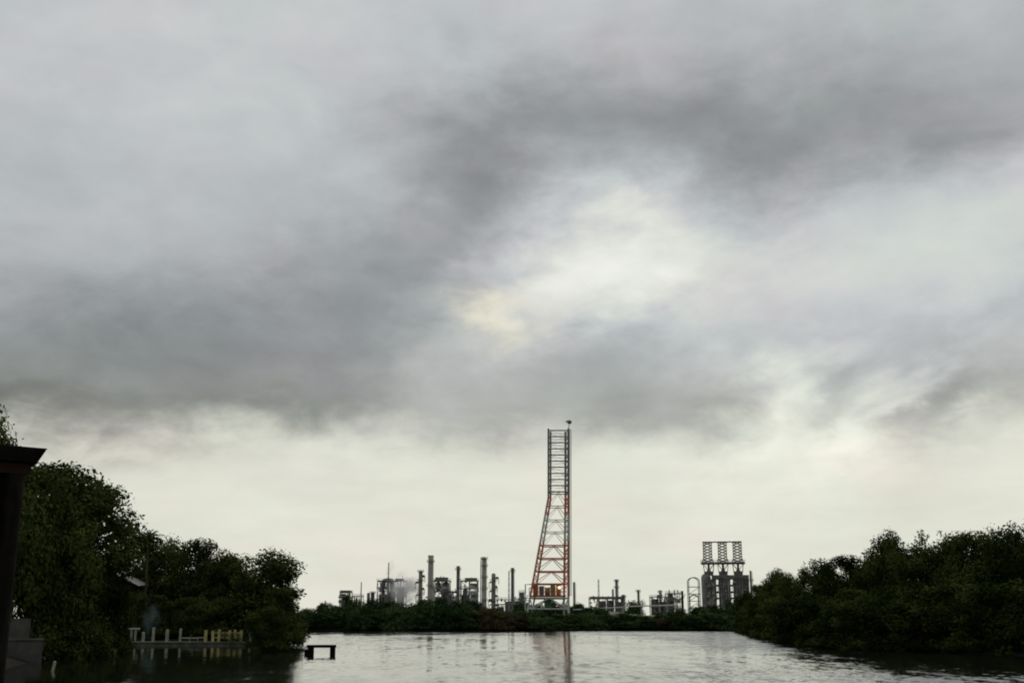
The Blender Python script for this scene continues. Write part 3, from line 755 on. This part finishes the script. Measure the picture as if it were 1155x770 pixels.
def mast(label, px, top, D, wpx, bands=False, m='steel_pale'):
    O = gbase(px, D, top); T = thing('lattice_mast', label, 'mast', O); H = zz(top, D) - O.z; w0 = wpx * D / 1338.0 / 2
    legs = MB(); br = MB(); n = max(6, int(H / 2.2))
    cs = [(-1, -1), (1, -1), (1, 1), (-1, 1)]
    def q(k, f): w_ = w0 * (1 - 0.6 * f); return Vector((cs[k][0] * w_, cs[k][1] * w_, -0.3 + (H + 0.3) * f))
    for k in range(4): MB().tube([q(k, 0), q(k, 1)], 0.12, 5).build('leg', M[m], T)
    for s in range(n):
        for k in range(4):
            br.tube([q(k, s / n), q((k + 1) % 4, (s + 1) / n)], 0.07, 4); br.tube([q(k, (s + 1) / n), q((k + 1) % 4, (s + 1) / n)], 0.07, 4)
    br.build('lacing', M['red_paint' if bands else m], T)
mast('pale lattice mast with faded red lacing standing over the low shed', 675, 653, 620, 2.4, True)
mast('pale spindly mast close to the thin dark stack nearest the derrick', 574, 644, 520, 1.8)
mast('thin bare mast rising left of the fat dark drum', 407.6, 656, 600, 1.2, m='steel')
mast('hair thin mast on the far side of the steaming structure', 438.5, 634, 632, 1.6, m='steel_dark')

def frame_block(name, label, x0, x1, top, D, depth, floors, m='steel', fill='steel_dark', seed=1, cat='plant block', roof=None, density=0.6):
    """open steel process structure: columns, decks and the vessels that stand in its bays"""
    A, B = xx(x0, D, top), xx(x1, D, top); cx = (A + B) / 2; O = Vector((cx, D, gz(cx, D)))
    T = thing(name, label, cat, O); H = zz(top, D) - O.z; Wd = B - A; rg = random.Random(seed)
    nb = max(2, round(Wd / 4.2)); z0 = H * 0.28
    for i in range(nb + 1):
        mb = MB(); x = -Wd / 2 + Wd * i / nb
        for y in (-depth / 2, depth / 2): mb.box((x, y, H / 2 - 0.15), (0.38, 0.38, H + 0.3))
        mb.box((x, 0, H - 0.1), (0.34, depth - 0.3, 0.34)); mb.build('steel_frame', M[m], T)
    for k in range(1, floors + 1):
        z = z0 + (H - z0) * k / floors
        d = MB().box((0, 0, z + 0.003 * k), (Wd + 0.8, depth + 0.8, 0.28)).build('deck', M[m], T)
        rl = MB()
        for y in (-depth / 2 - 0.35, depth / 2 + 0.35):
            for h in (0.6, 1.1): rl.tube([(-Wd / 2 - 0.4, y, z + h), (Wd / 2 + 0.4, y, z + h)], 0.05, 4)
            for i in range(nb * 2 + 1): x = -Wd / 2 - 0.38 + (Wd + 0.76) * i / (nb * 2); rl.tube([(x, y, z + 0.1), (x, y, z + 1.1)], 0.05, 4)
        for x in (-Wd / 2 - 0.38, Wd / 2 + 0.38):
            for h in (0.6, 1.1): rl.tube([(x, -depth / 2 - 0.35, z + h), (x, depth / 2 + 0.35, z + h)], 0.05, 4)
        rl.build('railing', M[m], d)
    br = MB()
    for k in range(floors):
        za = z0 + (H - z0) * k / floors; zb = z0 + (H - z0) * (k + 1) / floors
        for i in range(nb):
            if rg.random() < 0.6:
                xa = -Wd / 2 + Wd * i / nb; xb = xa + Wd / nb
                if rg.random() < 0.5: xa, xb = xb, xa
                br.tube([(xa, -depth / 2, za), (xb, -depth / 2, zb)], 0.14, 5)
            if rg.random() < density:
                x = -Wd / 2 + Wd * (i + 0.5) / nb; r = min(Wd / nb, (zb - za)) * rg.uniform(0.26, 0.42)
                v = MB()
                if rg.random() < 0.5: v.tube([(x - Wd / nb * 0.42, 0, za + r + 0.3), (x + Wd / nb * 0.42, 0, za + r + 0.3)], r, 12)
                else: v.lathe((x, 0, za + 0.2), [(r * 0.6, 0), (r, 0.5), (r, (zb - za) * 0.75), (r * 0.5, (zb - za) * 0.9)], 12)
                v.build('vessel', M[fill], T)
    br.build('brace', M[m], T)
    for i in range(nb):          # sheeted casings, pumps and exchangers that fill the lower bays
        if rg.random() < density + 0.1:
            x = -Wd / 2 + Wd * (i + 0.5) / nb; bw = Wd / nb * rg.uniform(0.6, 0.93); bh = H * rg.uniform(0.62, 0.97)
            cs = MB().box((x, 0.4, bh / 2), (bw, depth * 0.6, bh))
            for q in range(3): cs.box((x, 0.4 - depth * 0.3 - 0.05, bh * (0.3 + 0.25 * q)), (bw * 1.04, 0.1, 0.2))
            cs.build('casing', M[fill], T)
    pp = MB()
    for k in range(5 + nb):
        x = rg.uniform(-Wd / 2, Wd / 2); y = -depth / 2 - 0.5
        pp.tube([(x, y, 0), (x, y, H * rg.uniform(0.6, 1.0)), (x + rg.uniform(-3, 3), y, H * rg.uniform(0.6, 1.0))], 0.2, 6)
    pp.build('pipework', M['steel_pale'], T)
    cl = MB()
    for k in range(6 + 5 * nb):
        x = rg.uniform(-Wd / 2, Wd / 2); z = rg.uniform(0.5, 1.0) * H; y = -depth / 2 - rg.uniform(0.2, 0.9)
        if k % 3 == 0: cl.box((x, y, z), (rg.uniform(0.5, 1.8), rg.uniform(0.5, 1.2), rg.uniform(0.5, 1.7)))
        elif k % 3 == 1: cl.tube([(x, y, z), (x + rg.uniform(-4, 4), y, z + rg.uniform(-0.6, 0.6))], rg.uniform(0.1, 0.28), 6)
        else: cl.tube([(x, y + 1.0, z), (x + rg.uniform(-0.5, 0.5), y + 1.0, min(z + rg.uniform(1.5, 4.5), H * 1.12))], rg.uniform(0.12, 0.3), 6)
    cl.build('valves_and_piping', M['steel_dark'], T)
    if roof:
        MB().box((0, 0, H + roof / 2 + 0.16), (Wd * 0.98, depth, roof)).build('roof', M['steel_dark'], T)
    return T, Wd, H
T, Wd, H = frame_block('process_block', 'big tangled steel structure half veiled by white steam', 427.5, 457, 655, 640, 14, 4, 'steel', 'steel_dark', 4, density=0.9)
MB().lathe((-2.2, 0, H * 0.97), [(3.4, 0), (3.6, 0.8), (2.6, 1.9), (0.5, 2.4)], 18).build('vessel_dome', M['steel_dark'], T)
MB().box((4.0, 0, H + 0.7), (4.2, 5.0, 1.2)).build('penthouse', M['steel_dark'], T)
frame_block('process_block', 'small squat steel block standing alone at the far end of the refinery', 385, 396, 668, 640, 9, 2, 'steel_dark', 'steel_dark', 7, roof=0.9, density=0.9)
frame_block('process_block', 'low pale frame under the thin bare mast', 399, 409, 672, 645, 8, 1, 'steel_pale', 'steel_pale', 8, density=0.7)
T, Wd, H = frame_block('process_block', 'dark topped steel block joined to the thickest stack', 490, 507.5, 655, 630, 11, 3, 'steel', 'steel_dark', 10, density=0.9)
MB().box((-0.2, 0, H + 1.1), (Wd * 0.8, 8, 1.6)).build('roof', M['steel_dark'], T)
MB().box((0, -5.75, H * 0.84), (Wd + 0.8, 0.15, 1.1)).build('pale_band', M['white'], T)
T, Wd, H = frame_block('process_block', 'steel block with pale sheeted floors next to the flared dark stack', 520, 539, 655, 640, 11, 4, 'steel', 'steel_dark', 12, density=0.9)
for k in range(4): MB().box((Wd * 0.27, -5.9, H * (0.42 + 0.15 * k)), (Wd * 0.5, 0.14, H * 0.085)).build('sheet_panel', M['white'], T)
MB().box((Wd * 0.1, 0, H + 0.9), (Wd * 0.7, 8, 1.5)).build('roof', M['steel_dark'], T)
frame_block('pump_block', 'low dark pump house between the two steel process blocks', 506, 516, 668, 615, 9, 2, 'steel_dark', 'steel_dark', 14, density=1.0, roof=0.5)
frame_block('pump_block', 'low dark machinery behind the pipe rack left of the derrick', 561, 588, 676, 600, 8, 1, 'steel_dark', 'steel_dark', 15, density=1.0)
frame_block('pump_block', 'small pale grey frame close against the derrick foot', 586, 591, 668, 560, 5, 3, 'steel', 'steel', 17, density=0.6)
frame_block('shed_block', 'long low grey shed of tanks and pipes under the lattice mast', 665, 702, 675, 630, 10, 1, 'steel', 'steel_dark', 18, density=1.0, roof=0.9)
frame_block('pipe_yard', 'grey pipe yard of low vessels reaching toward the hooped pipes', 734, 752, 673, 610, 9, 2, 'steel', 'steel_dark', 21, density=0.9)
frame_block('pipe_yard', 'pale grey rack of pipes between the slender column and the brownish stub chimney', 752, 768, 669, 600, 9, 3, 'steel_pale', 'steel', 22, density=0.8)

def pipe_rack(label, x0, x1, y0, y1, D, m='white'):
    a, b = at(x0, y0, D), at(x1, y1, D); O = Vector((a.x, D, gz(a.x, D))); T = thing('pipe_rack', label, 'pipe rack', O)
    L_ = b.x - a.x; za, zb = a.z - O.z, b.z - O.z
    for k in range(3): MB().tube([(0, -0.8 * k, za), (L_, -0.8 * k, zb)], 0.23 - 0.04 * k, 8).build('pipe', M[m], T)
    n = max(3, int(L_ / 6))
    for k in range(n + 1):
        f = k / n; z = za + (zb - za) * f - 0.5; gg = gz(O.x + L_ * f, D) - O.z
        mb = MB().box((L_ * f, 0.5, (z + gg) / 2 - 0.2), (0.3, 0.3, z - gg + 0.4)); mb.box((L_ * f, -2.1, (z + gg) / 2 - 0.2), (0.3, 0.3, z - gg + 0.4))
        mb.box((L_ * f, -0.8, z + 0.1), (0.28, 3.2, 0.25)); mb.build('trestle', M['steel_pale'], T)
pipe_rack('pale pipe rack running low from the derrick to the dark hedge on the bank', 644, 702, 687.5, 684.5, 436)
pipe_rack('pale pipe rack running along the bank top in front of the pipe yard', 703, 764, 683.6, 682, 450)
pipe_rack('short pale pipe rack at the foot of the tall columns left of the derrick', 552, 592, 681.5, 680.5, 500, 'concrete')

def hooped():
    D = 540; O = gbase(783, D); T = thing('hoop_pipework', 'pale hooped pipes and ladder frame beside the three tower furnace block', 'pipework', O)
    k = D / 1338.0; ht = zz(651, D) - O.z
    for dy in (-2, 2):
        mb = MB(); pts = []
        for i in range(13):
            a = math.pi * i / 12; pts.append((-math.cos(a) * 6.2 * k, dy, ht - 5 * k + math.sin(a) * 5 * k))
        mb.tube([(-6.2 * k, dy, -0.3)] + pts + [(6.2 * k, dy, -0.3)], 0.20, 8); mb.build('hoop_pipe', M['steel_pale'], T)
    mb = MB(); pts = []
    for i in range(13):
        a = math.pi * i / 12; pts.append((-math.cos(a) * 5 * k, 0, ht * 0.55 + math.sin(a) * 4 * k))
    mb.tube([(-5 * k, 0, -0.3)] + pts + [(5 * k, 0, -0.3)], 0.3, 8); mb.build('hoop_pipe', M['steel_pale'], T)
    mb = MB()
    for i in range(9):
        z = ht * (0.2 + 0.075 * i); mb.tube([(-6.2 * k, -2, z), (-6.2 * k, 2, z)], 0.12, 5)
        if i % 2 == 0: mb.tube([(-6.2 * k, -2, z), (6.2 * k, -2, z)], 0.14, 5); mb.tube([(-6.2 * k, 2, z), (6.2 * k, 2, z)], 0.14, 5)
    for i in range(4): z = ht * (0.2 + 0.15 * i); mb.tube([(-6.2 * k, -2, z), (6.2 * k, -2, z + ht * 0.15)], 0.12, 5)
    mb.build('ladder_frame', M['steel'], T)
hooped()

M['furnace'] = mat('sooty_casing', (0.15, 0.145, 0.15), 0.7, var=0.45, scale=0.4, dirt_amt=0.7)
def furnace():
    D = 540; O = gbase(818, D, 650)
    T = thing('furnace_block', 'dark furnace block crowned by three lattice towers above the right end of the shore', 'furnace', O, -math.atan2(O.x, D))
    k = D / 1338.0
    def X(px): return xx(px, D, 650) - O.x
    def Z(py): return zz(py, D) - O.z
    dp = 10.0
    for (a, b) in ((796, 807.6), (810.4, 823.2), (826.4, 843.6)):
        mb = MB().box(((X(a) + X(b)) / 2, 0, Z(653) / 2), (X(b) - X(a), dp, Z(653)))
        md = mb.build('heater_casing', M['furnace'], T)
        rg = random.Random(int(a)); vp = MB()
        for q in range(16):
            x = rg.uniform(X(a) + 0.4, X(b) - 0.4); z = rg.uniform(0.3, 0.97) * Z(653); y = -dp / 2 - 0.7
            if q % 2: vp.box((x, y + 0.3, z), (rg.uniform(0.5, 1.6), 0.9, rg.uniform(0.4, 1.5)))
            else: vp.tube([(x, y, z), (x, y, z - rg.uniform(2, 7))], rg.uniform(0.12, 0.3), 6)
        vp.build('burner_piping', M['steel_pale'], md)
        rb = MB(); n = 5
        for i in range(n + 1): x = X(a) + (X(b) - X(a)) * i / n; rb.box((x, -dp / 2 - 0.12, Z(653) / 2), (0.24, 0.24, Z(653)))
        for i in range(1, 6): rb.box(((X(a) + X(b)) / 2, -dp / 2 - 0.15, Z(653) * i / 6), (X(b) - X(a), 0.3, 0.3))
        rb.build('stiffener', M['steel'], md)
    mb = MB().box(((X(803) + X(844)) / 2, 0, (Z(648.6) + Z(653)) / 2), (X(844) - X(803), dp + 0.8, Z(648.6) - Z(653) - 0.02)); mb.build('roof_beam', M['steel_dark'], T)
    cb = MB()
    for gx in (809, 824.8):
        for py in (660, 667.5, 674.5): cb.box((X(gx), 0, Z(py)), (3.4 * k, 0.5, 0.9))
        cb.tube([(X(gx) - 1.3 * k, -3, Z(677)), (X(gx) + 1.3 * k, -3, Z(656))], 0.12, 5)
    cb.build('cross_beam', M['steel'], T)
    r = 5.4 * k
    MB().lathe((X(796.5), -1.5, 0), [(r, -0.3), (r, Z(650.5)), (r * 0.8, Z(648)), (r * 0.3, Z(646.5))], 24).build('silo', M['steel'], T)
    for (c, rr_) in ((800, 6.5), (816, 6.5), (832.7, 6.5)):
        mb = MB(); zb, zt = Z(648.6), Z(644.2)
        mb.box((X(c), 0, (zb + zt) / 2), (rr_ * 1.5 * k, 6, zt - zb)); mb.lathe((X(c), 0, zt), [(rr_ * 0.42 * k, 0.01), (rr_ * 0.20 * k, Z(641) - zt), (rr_ * 0.20 * k, Z(636) - zt)], 14)
        mb.build('hood', M['steel_dark'], T)
        lg = MB()
        for sx in (-1, 1):
            for y in (-3.2, 3.2): lg.tube([(X(c) + sx * 6.0 * k, y, Z(635.5)), (X(c) + sx * 4.4 * k, y, zb)], 0.16, 5); lg.tube([(X(c) + sx * 6.0 * k, y, Z(635.5)), (X(c) - sx * 3.6 * k, y, zb)], 0.1, 5)
        lg.build('support', M['steel'], T)
    pf = MB().box((X(816), 0, Z(635)), (X(840.5) - X(791.5), 9.5, 0.6)).build('platform', M['steel_dark'], T)
    rl = MB()
    for y in (-4.6, 4.6):
        for h in (0.6, 1.1): rl.tube([(X(791.5), y, Z(635) + 0.3 + h), (X(840.5), y, Z(635) + 0.3 + h)], 0.06, 4)
        for i in range(25): x = X(791.5) + (X(840.5) - X(791.5)) * i / 24; rl.tube([(x, y, Z(635) + 0.3), (x, y, Z(635) + 1.4)], 0.05, 4)
    for x in (X(791.5), X(840.5)):
        for h in (0.6, 1.1): rl.tube([(x, -4.6, Z(635) + 0.3 + h), (x, 4.6, Z(635) + 0.3 + h)], 0.06, 4)
    rl.build('railing', M['steel'], pf)
    tops = []
    for c in (799.3, 816.0, 832.6):
        mb = MB(); n = 7; zb, zt = Z(634.2), Z(611.3)
        def hw(f): return (4.6 + (1.6 * max(0, 0.25 - f) / 0.25)) * k
        cs = [(-1, -1), (1, -1), (1, 1), (-1, 1)]
        def q(i, f): return Vector((X(c) + cs[i][0] * hw(f), cs[i][1] * hw(f), zb + (zt - zb) * f))
        for i in range(4):
            mb.tube([q(i, j / 8) for j in range(9)], 0.22, 5)
            for s in range(n):
                j = (i + 1) % 4
                mb.tube([q(i, s / n), q(j, (s + 1) / n)], 0.19, 4); mb.tube([q(j, s / n), q(i, (s + 1) / n)], 0.19, 4)
        lt = mb.build('lattice_tower', M['steel'], T)
        cp = MB().box((X(c), 0, zt + 0.15), (10.5 * k, 10.0 * k, 0.4)); cp.build('cap_deck', M['steel_dark'], lt)
    for a, b in ((803.0, 812.4), (819.8, 829.0)):
        pts = [(X(a) + (X(b) - X(a)) * i / 8, 0, Z(611.5) + math.sin(math.pi * i / 8) * 2.6 * k * 0.5 - 0.2) for i in range(9)]
        MB().tube(pts, 0.32, 8).build('crossover_pipe', M['steel'], T)
furnace()

# steam over the refinery
def plume(name, label, px, py, D, rx, rz, dens, col, seed, lean=0.0, scale=0.25):
    m = bpy.data.materials.new(name + '_air'); m.use_nodes = True
    t = m.node_tree; t.nodes.clear()
    tc = t.nodes.new('ShaderNodeTexCoord')
    ln = t.nodes.new('ShaderNodeVectorMath'); ln.operation = 'LENGTH'; t.links.new(tc.outputs['Object'], ln.inputs[0])
    n = noise(t, tc.outputs['Object'], scale * 8, 2.0, 0.5, 0.4)
    f = mth(t, 'MULTIPLY', mrange(t, ln.outputs['Value'], 1.0, 0.25), mrange(t, n.outputs[0], 0.38, 0.7))
    v = t.nodes.new('ShaderNodeVolumePrincipled'); v.inputs['Color'].default_value = col
    t.links.new(mth(t, 'MULTIPLY', f, dens), v.inputs['Density'])
    o = t.nodes.new('ShaderNodeOutputMaterial'); t.links.new(v.outputs[0], o.inputs['Volume'])
    prof = [(math.sin(a) * 1.0 + 0.001, -math.cos(a)) for a in [math.pi * i / 12 for i in range(13)]]
    ob = MB().lathe((0, 0, 0), prof, 20).build(name, m)
    p = at(px, py, D); ob.location = p; ob.scale = (rx, rx, rz); ob.rotation_euler = (0, lean, 0)
    tag(ob, label, 'steam', kind='stuff')
plume('steam_cloud', 'white steam drifting across the big tangled steel structure', 457, 665, 618, 12, 11, 0.32, (0.95, 0.95, 0.95, 1), 1, 0.3)
plume('smoke_wisp', 'thin dark wisp of smoke rising from the big steel structure', 440, 643, 636, 3.4, 9, 0.09, (0.35, 0.35, 0.35, 1), 2, 0.1)
plume('blue_smoke', 'small bluish drift of smoke behind the bare quay posts', 170, 698, 149, 1.5, 3.0, 0.26, (0.55, 0.75, 0.80, 1), 3)

# ------------------------------------------------------------------ left bank: quay, fence, house
QD = 146.0
def quay():
    a, b = at(142, 728, QD), at(277, 728, QD)
    O = Vector(((a.x + b.x) / 2, QD + 1.8, 0)); T = thing('quay', 'low concrete quay running along the left bank under the trees', 'quay', O)
    W = b.x - a.x
    MB().box((0, 0, -0.55), (W, 3.6, 1.9)).build('quay_wall', M['quay'], T)
    MB().box((0, -0.1, 0.475), (W + 0.2, 3.9, 0.14)).build('coping', M['quay'], T)
quay()
def post(label, px, y0, y1, D, wpx=3.0, m='white', name='quay_post', lean=0.0, group=None, z0=None):
    p = at(px, y0, D); z = at(px, y1, D).z if z0 is None else z0; h = p.z - z
    r = wpx * D / 1338.0 / 2
    T = thing(name, label, 'post', (p.x, D, z), 0, group)
    MB().tube([(0, 0, -0.02), (lean * h, 0, h - 0.06)], [r, r * 0.95], 10).build('shaft', M[m], T)
    MB().lathe((lean * h, 0, h - 0.06), [(r * 1.08, 0), (r * 1.08, 0.05), (r * 0.5, 0.12)], 10).build('cap', M[m], T)
    return T
DZ = 0.55
M['grey_post'] = mat('pale_grey_post', (0.46, 0.46, 0.36), 0.85, var=0.25, scale=2)
post('pale grey post nearest the small white table on the quay', 173.5, 708, 0, QD + 1.8, 3.0, 'grey_post', z0=DZ)
post('taller pale post in the middle of the bare quay posts', 189, 710, 0, QD + 0.4, 3.6, 'grey_post', z0=DZ)
post('pale post that carries the long rail toward the yellow fence', 204, 709, 0, QD + 1.0, 2.8, 'grey_post', z0=DZ)
post('short pale stub beside the small white table', 162, 713, 0, QD + 1.5, 3.4, 'grey_post', z0=DZ)

def rail():
    a, b = at(205.2, 719, QD + 1.0), at(231, 718.6, QD + 1.0); T = thing('hand_rail', 'long pale rail between the last bare post and the yellow fence', 'rail', a)
    d = b - a
    MB().tube([(0, 0, 0), d * 0.5 + Vector((0, 0, -0.04)), d], 0.075, 8).build('pipe', M['grey_post'], T)
    for f in (0.35, 0.7): MB().tube([d * f, Vector((d.x * f, 0, DZ - a.z))], 0.05, 6).build('support', M['grey_post'], T)
rail()
def fence():
    D = QD + 0.6; O = at(252, 727, D); O.z = DZ; T = thing('yellow_fence', 'faded yellow fence of upright posts at the end of the quay', 'fence', O)
    zt = zz(710, D) - DZ
    hf = (1.0, 0.93, 1.05, 0.97, 1.03, 1.0); tl = (0.02, -0.05, 0.03, 0.0, -0.035, 0.015)
    for i, (px, wp) in enumerate(((232, 3.0), (240, 2.8), (247, 2.8), (259, 2.8), (265, 2.6), (272, 3.0))):
        x = at(px, 720, D).x - O.x; r = wp * D / 1338
        MB().box((x, 0, zt * hf[i] / 2), (r, r, zt * hf[i]), Matrix.Rotation(tl[i], 3, 'Y')).build('post', M['yellow'], T)
    x0, x1 = at(240, 720, D).x - O.x, at(272, 720, D).x - O.x
    M['yellow_dull'] = mat('dull_yellow_panel', (0.26, 0.22, 0.09), 0.8, var=0.3, scale=2)
    for k in range(2): MB().box(((x0 + x1) / 2, 0.24, zt * (0.34 + 0.40 * k)), (x1 - x0, 0.06, 0.16)).build('rail', M['yellow'], T)
    MB().box(((at(248.5, 720, D).x - O.x + x1) / 2, 0.31, zt * 0.53), (x1 - at(248.5, 720, D).x + O.x, 0.05, zt * 0.62)).build('panel', M['yellow_dull'], T)
fence()
post('white mooring post standing in the dark under the big round tree', 282.5, 711.5, 0, 135, 2.6, 'white', 'mooring_post', z0=-0.5)
post('tilted whitish stake standing in the water off the concrete landing', 59, 746, 0, 74, 3.2, 'grey_post', 'mooring_stake', 0.18, z0=-0.3)

def table():
    D = 147; p = at(151, 708.5, D); z = 0.55; T = thing('small_table', 'small white topped table at the near end of the quay', 'table', (p.x, D, z))
    h = p.z - z
    MB().box((0, 0, h), (1.3, 0.7, 0.16)).build('tabletop', M['white'], T)
    for sx in (-0.25, 0.25):
        for sy in (-0.2, 0.2): MB().box((sx, sy, h / 2 - 0.05), (0.10, 0.10, h - 0.06)).build('leg', M['grey_post'], T)
table()

def house():
    D = 157.0; a, b = at(106, 632, D), at(156, 658, D)
    O = Vector((a.x, D, gz(a.x, D))); T = thing('house', 'dark house with a bright sloping tin roof among the left bank trees', 'house', O)
    W = b.x - a.x; za, zb = a.z - O.z, b.z - O.z; dp = 4.0; th = 0.10
    # the roof falls to the right and a little toward the water
    tilt = 0.22
    v = [(-W, 0, zb - tilt), (0, 0, za - tilt), (W * 1.03, 0, zb - tilt), (-W, dp, zb), (0, dp, za), (W * 1.03, dp, zb)]
    vs = v + [(x, y, z - th) for x, y, z in v]
    MB().add(vs, [(0, 1, 4, 3), (1, 2, 5, 4), (6, 9, 10, 7), (7, 10, 11, 8), (0, 6, 7, 1), (1, 7, 8, 2), (3, 4, 10, 9), (4, 5, 11, 10), (2, 8, 11, 5), (0, 3, 9, 6)]).build('roof', M['tin'], T)
    g = [(-W * 0.9, 0.6, -0.3), (W * 0.9, 0.6, -0.3), (W * 0.9, 0.6, zb - tilt - 0.0), (0, 0.6, za - tilt - 0.16), (-W * 0.9, 0.6, zb - tilt - 0.0)]
    g2 = [(x, dp - 0.6, z) for x, y, z in g]
    MB().add(g + g2, [(0, 1, 2, 3, 4), (9, 8, 7, 6, 5), (0, 5, 6, 1), (1, 6, 7, 2), (4, 9, 5, 0)]).build('wall', M['wood_dark'], T)
    for sx in (-0.4, 0.4):
        wn = MB().box((W * sx, 0.56, 3.2), (1.3, 0.12, 1.3)).build('window', M['wood'], T)
        MB().box((W * sx, 0.49, 3.2), (1.1, 0.03, 1.1)).build('pane', M['steel_dark'], wn)
house()

def landing():
    D = 90.0; O = at(30, 742, D); O.z = 0; T = thing('concrete_landing', 'stepped grey concrete landing by the water beside the boathouse post', 'landing', O, math.atan2(-O.x, D))
    k = D / 1338
    x = lambda px: (at(px, 730, D).x - O.x)
    zt = zz(722, D); z2 = zz(697, D)
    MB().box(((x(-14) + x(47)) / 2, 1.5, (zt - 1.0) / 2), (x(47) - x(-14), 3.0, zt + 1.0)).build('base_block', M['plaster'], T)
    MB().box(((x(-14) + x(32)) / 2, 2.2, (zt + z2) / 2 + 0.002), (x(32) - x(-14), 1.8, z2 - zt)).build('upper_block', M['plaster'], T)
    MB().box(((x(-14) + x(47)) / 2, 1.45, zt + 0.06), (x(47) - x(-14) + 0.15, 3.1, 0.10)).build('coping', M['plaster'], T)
landing()

def boathouse():
    D = 13.0; a = at(30, 525, D)
    ang = math.atan2(-a.x, D) + R(7)
    T = thing('boathouse', 'dark timber boathouse corner with a thick flat roof edge close to the viewer', 'boathouse', (a.x, D, 0), ang)
    ze = zz(521, D); zt = zz(502, D)
    # local x runs along the front (negative = away from the corner), y goes back
    def prism(prof, y0, y1):
        n = len(prof); mb = MB(); mb.add([(x, y0, z) for x, z in prof] + [(x, y1, z) for x, z in prof],
            [tuple(range(n)), tuple(range(n, 2 * n))[::-1]] + [(i, i + n, (i + 1) % n + n, (i + 1) % n) for i in range(n)]); return mb
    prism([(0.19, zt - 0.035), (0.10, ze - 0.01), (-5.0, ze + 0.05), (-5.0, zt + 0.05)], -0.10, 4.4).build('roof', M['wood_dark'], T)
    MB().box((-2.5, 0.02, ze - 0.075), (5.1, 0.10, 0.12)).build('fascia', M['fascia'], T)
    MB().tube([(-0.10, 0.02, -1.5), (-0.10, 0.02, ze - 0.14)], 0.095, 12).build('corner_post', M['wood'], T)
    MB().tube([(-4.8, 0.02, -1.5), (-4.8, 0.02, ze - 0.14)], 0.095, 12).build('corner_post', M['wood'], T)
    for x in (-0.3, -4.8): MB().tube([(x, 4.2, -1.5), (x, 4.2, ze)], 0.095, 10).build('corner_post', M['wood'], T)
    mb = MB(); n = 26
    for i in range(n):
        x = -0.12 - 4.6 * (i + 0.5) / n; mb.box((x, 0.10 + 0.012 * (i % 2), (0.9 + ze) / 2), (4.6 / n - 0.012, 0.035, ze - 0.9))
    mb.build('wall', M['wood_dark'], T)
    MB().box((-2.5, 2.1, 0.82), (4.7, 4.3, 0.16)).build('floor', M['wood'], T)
boathouse()

def sunken_frame():
    D = 108.0; O = at(362, 738, D); O.z = 0; T = thing('mooring_stand', 'dark timber mooring frame standing in the open water', 'frame', O)
    k = D / 1338; h = zz(726.5, D)
    MB().box((0.2 * k, 0, h - 0.145), (32 * k, 0.8, 0.25)).build('beam', M['wood_dark'], T)
    MB().box((-11.5 * k, 0, (h - 0.27 - 1.5) / 2), (6 * k, 0.6, h - 0.27 + 1.5)).build('leg', M['wood_dark'], T)
    MB().box((13.0 * k, 0, (h - 0.27 - 1.5) / 2), (5.2 * k, 0.6, h - 0.27 + 1.5)).build('leg', M['wood_dark'], T)
    MB().box((-16.2 * k, 0.05, -0.45), (4.2 * k, 0.5, 1.9)).build('fender', M['wood_dark'], T)
sunken_frame()
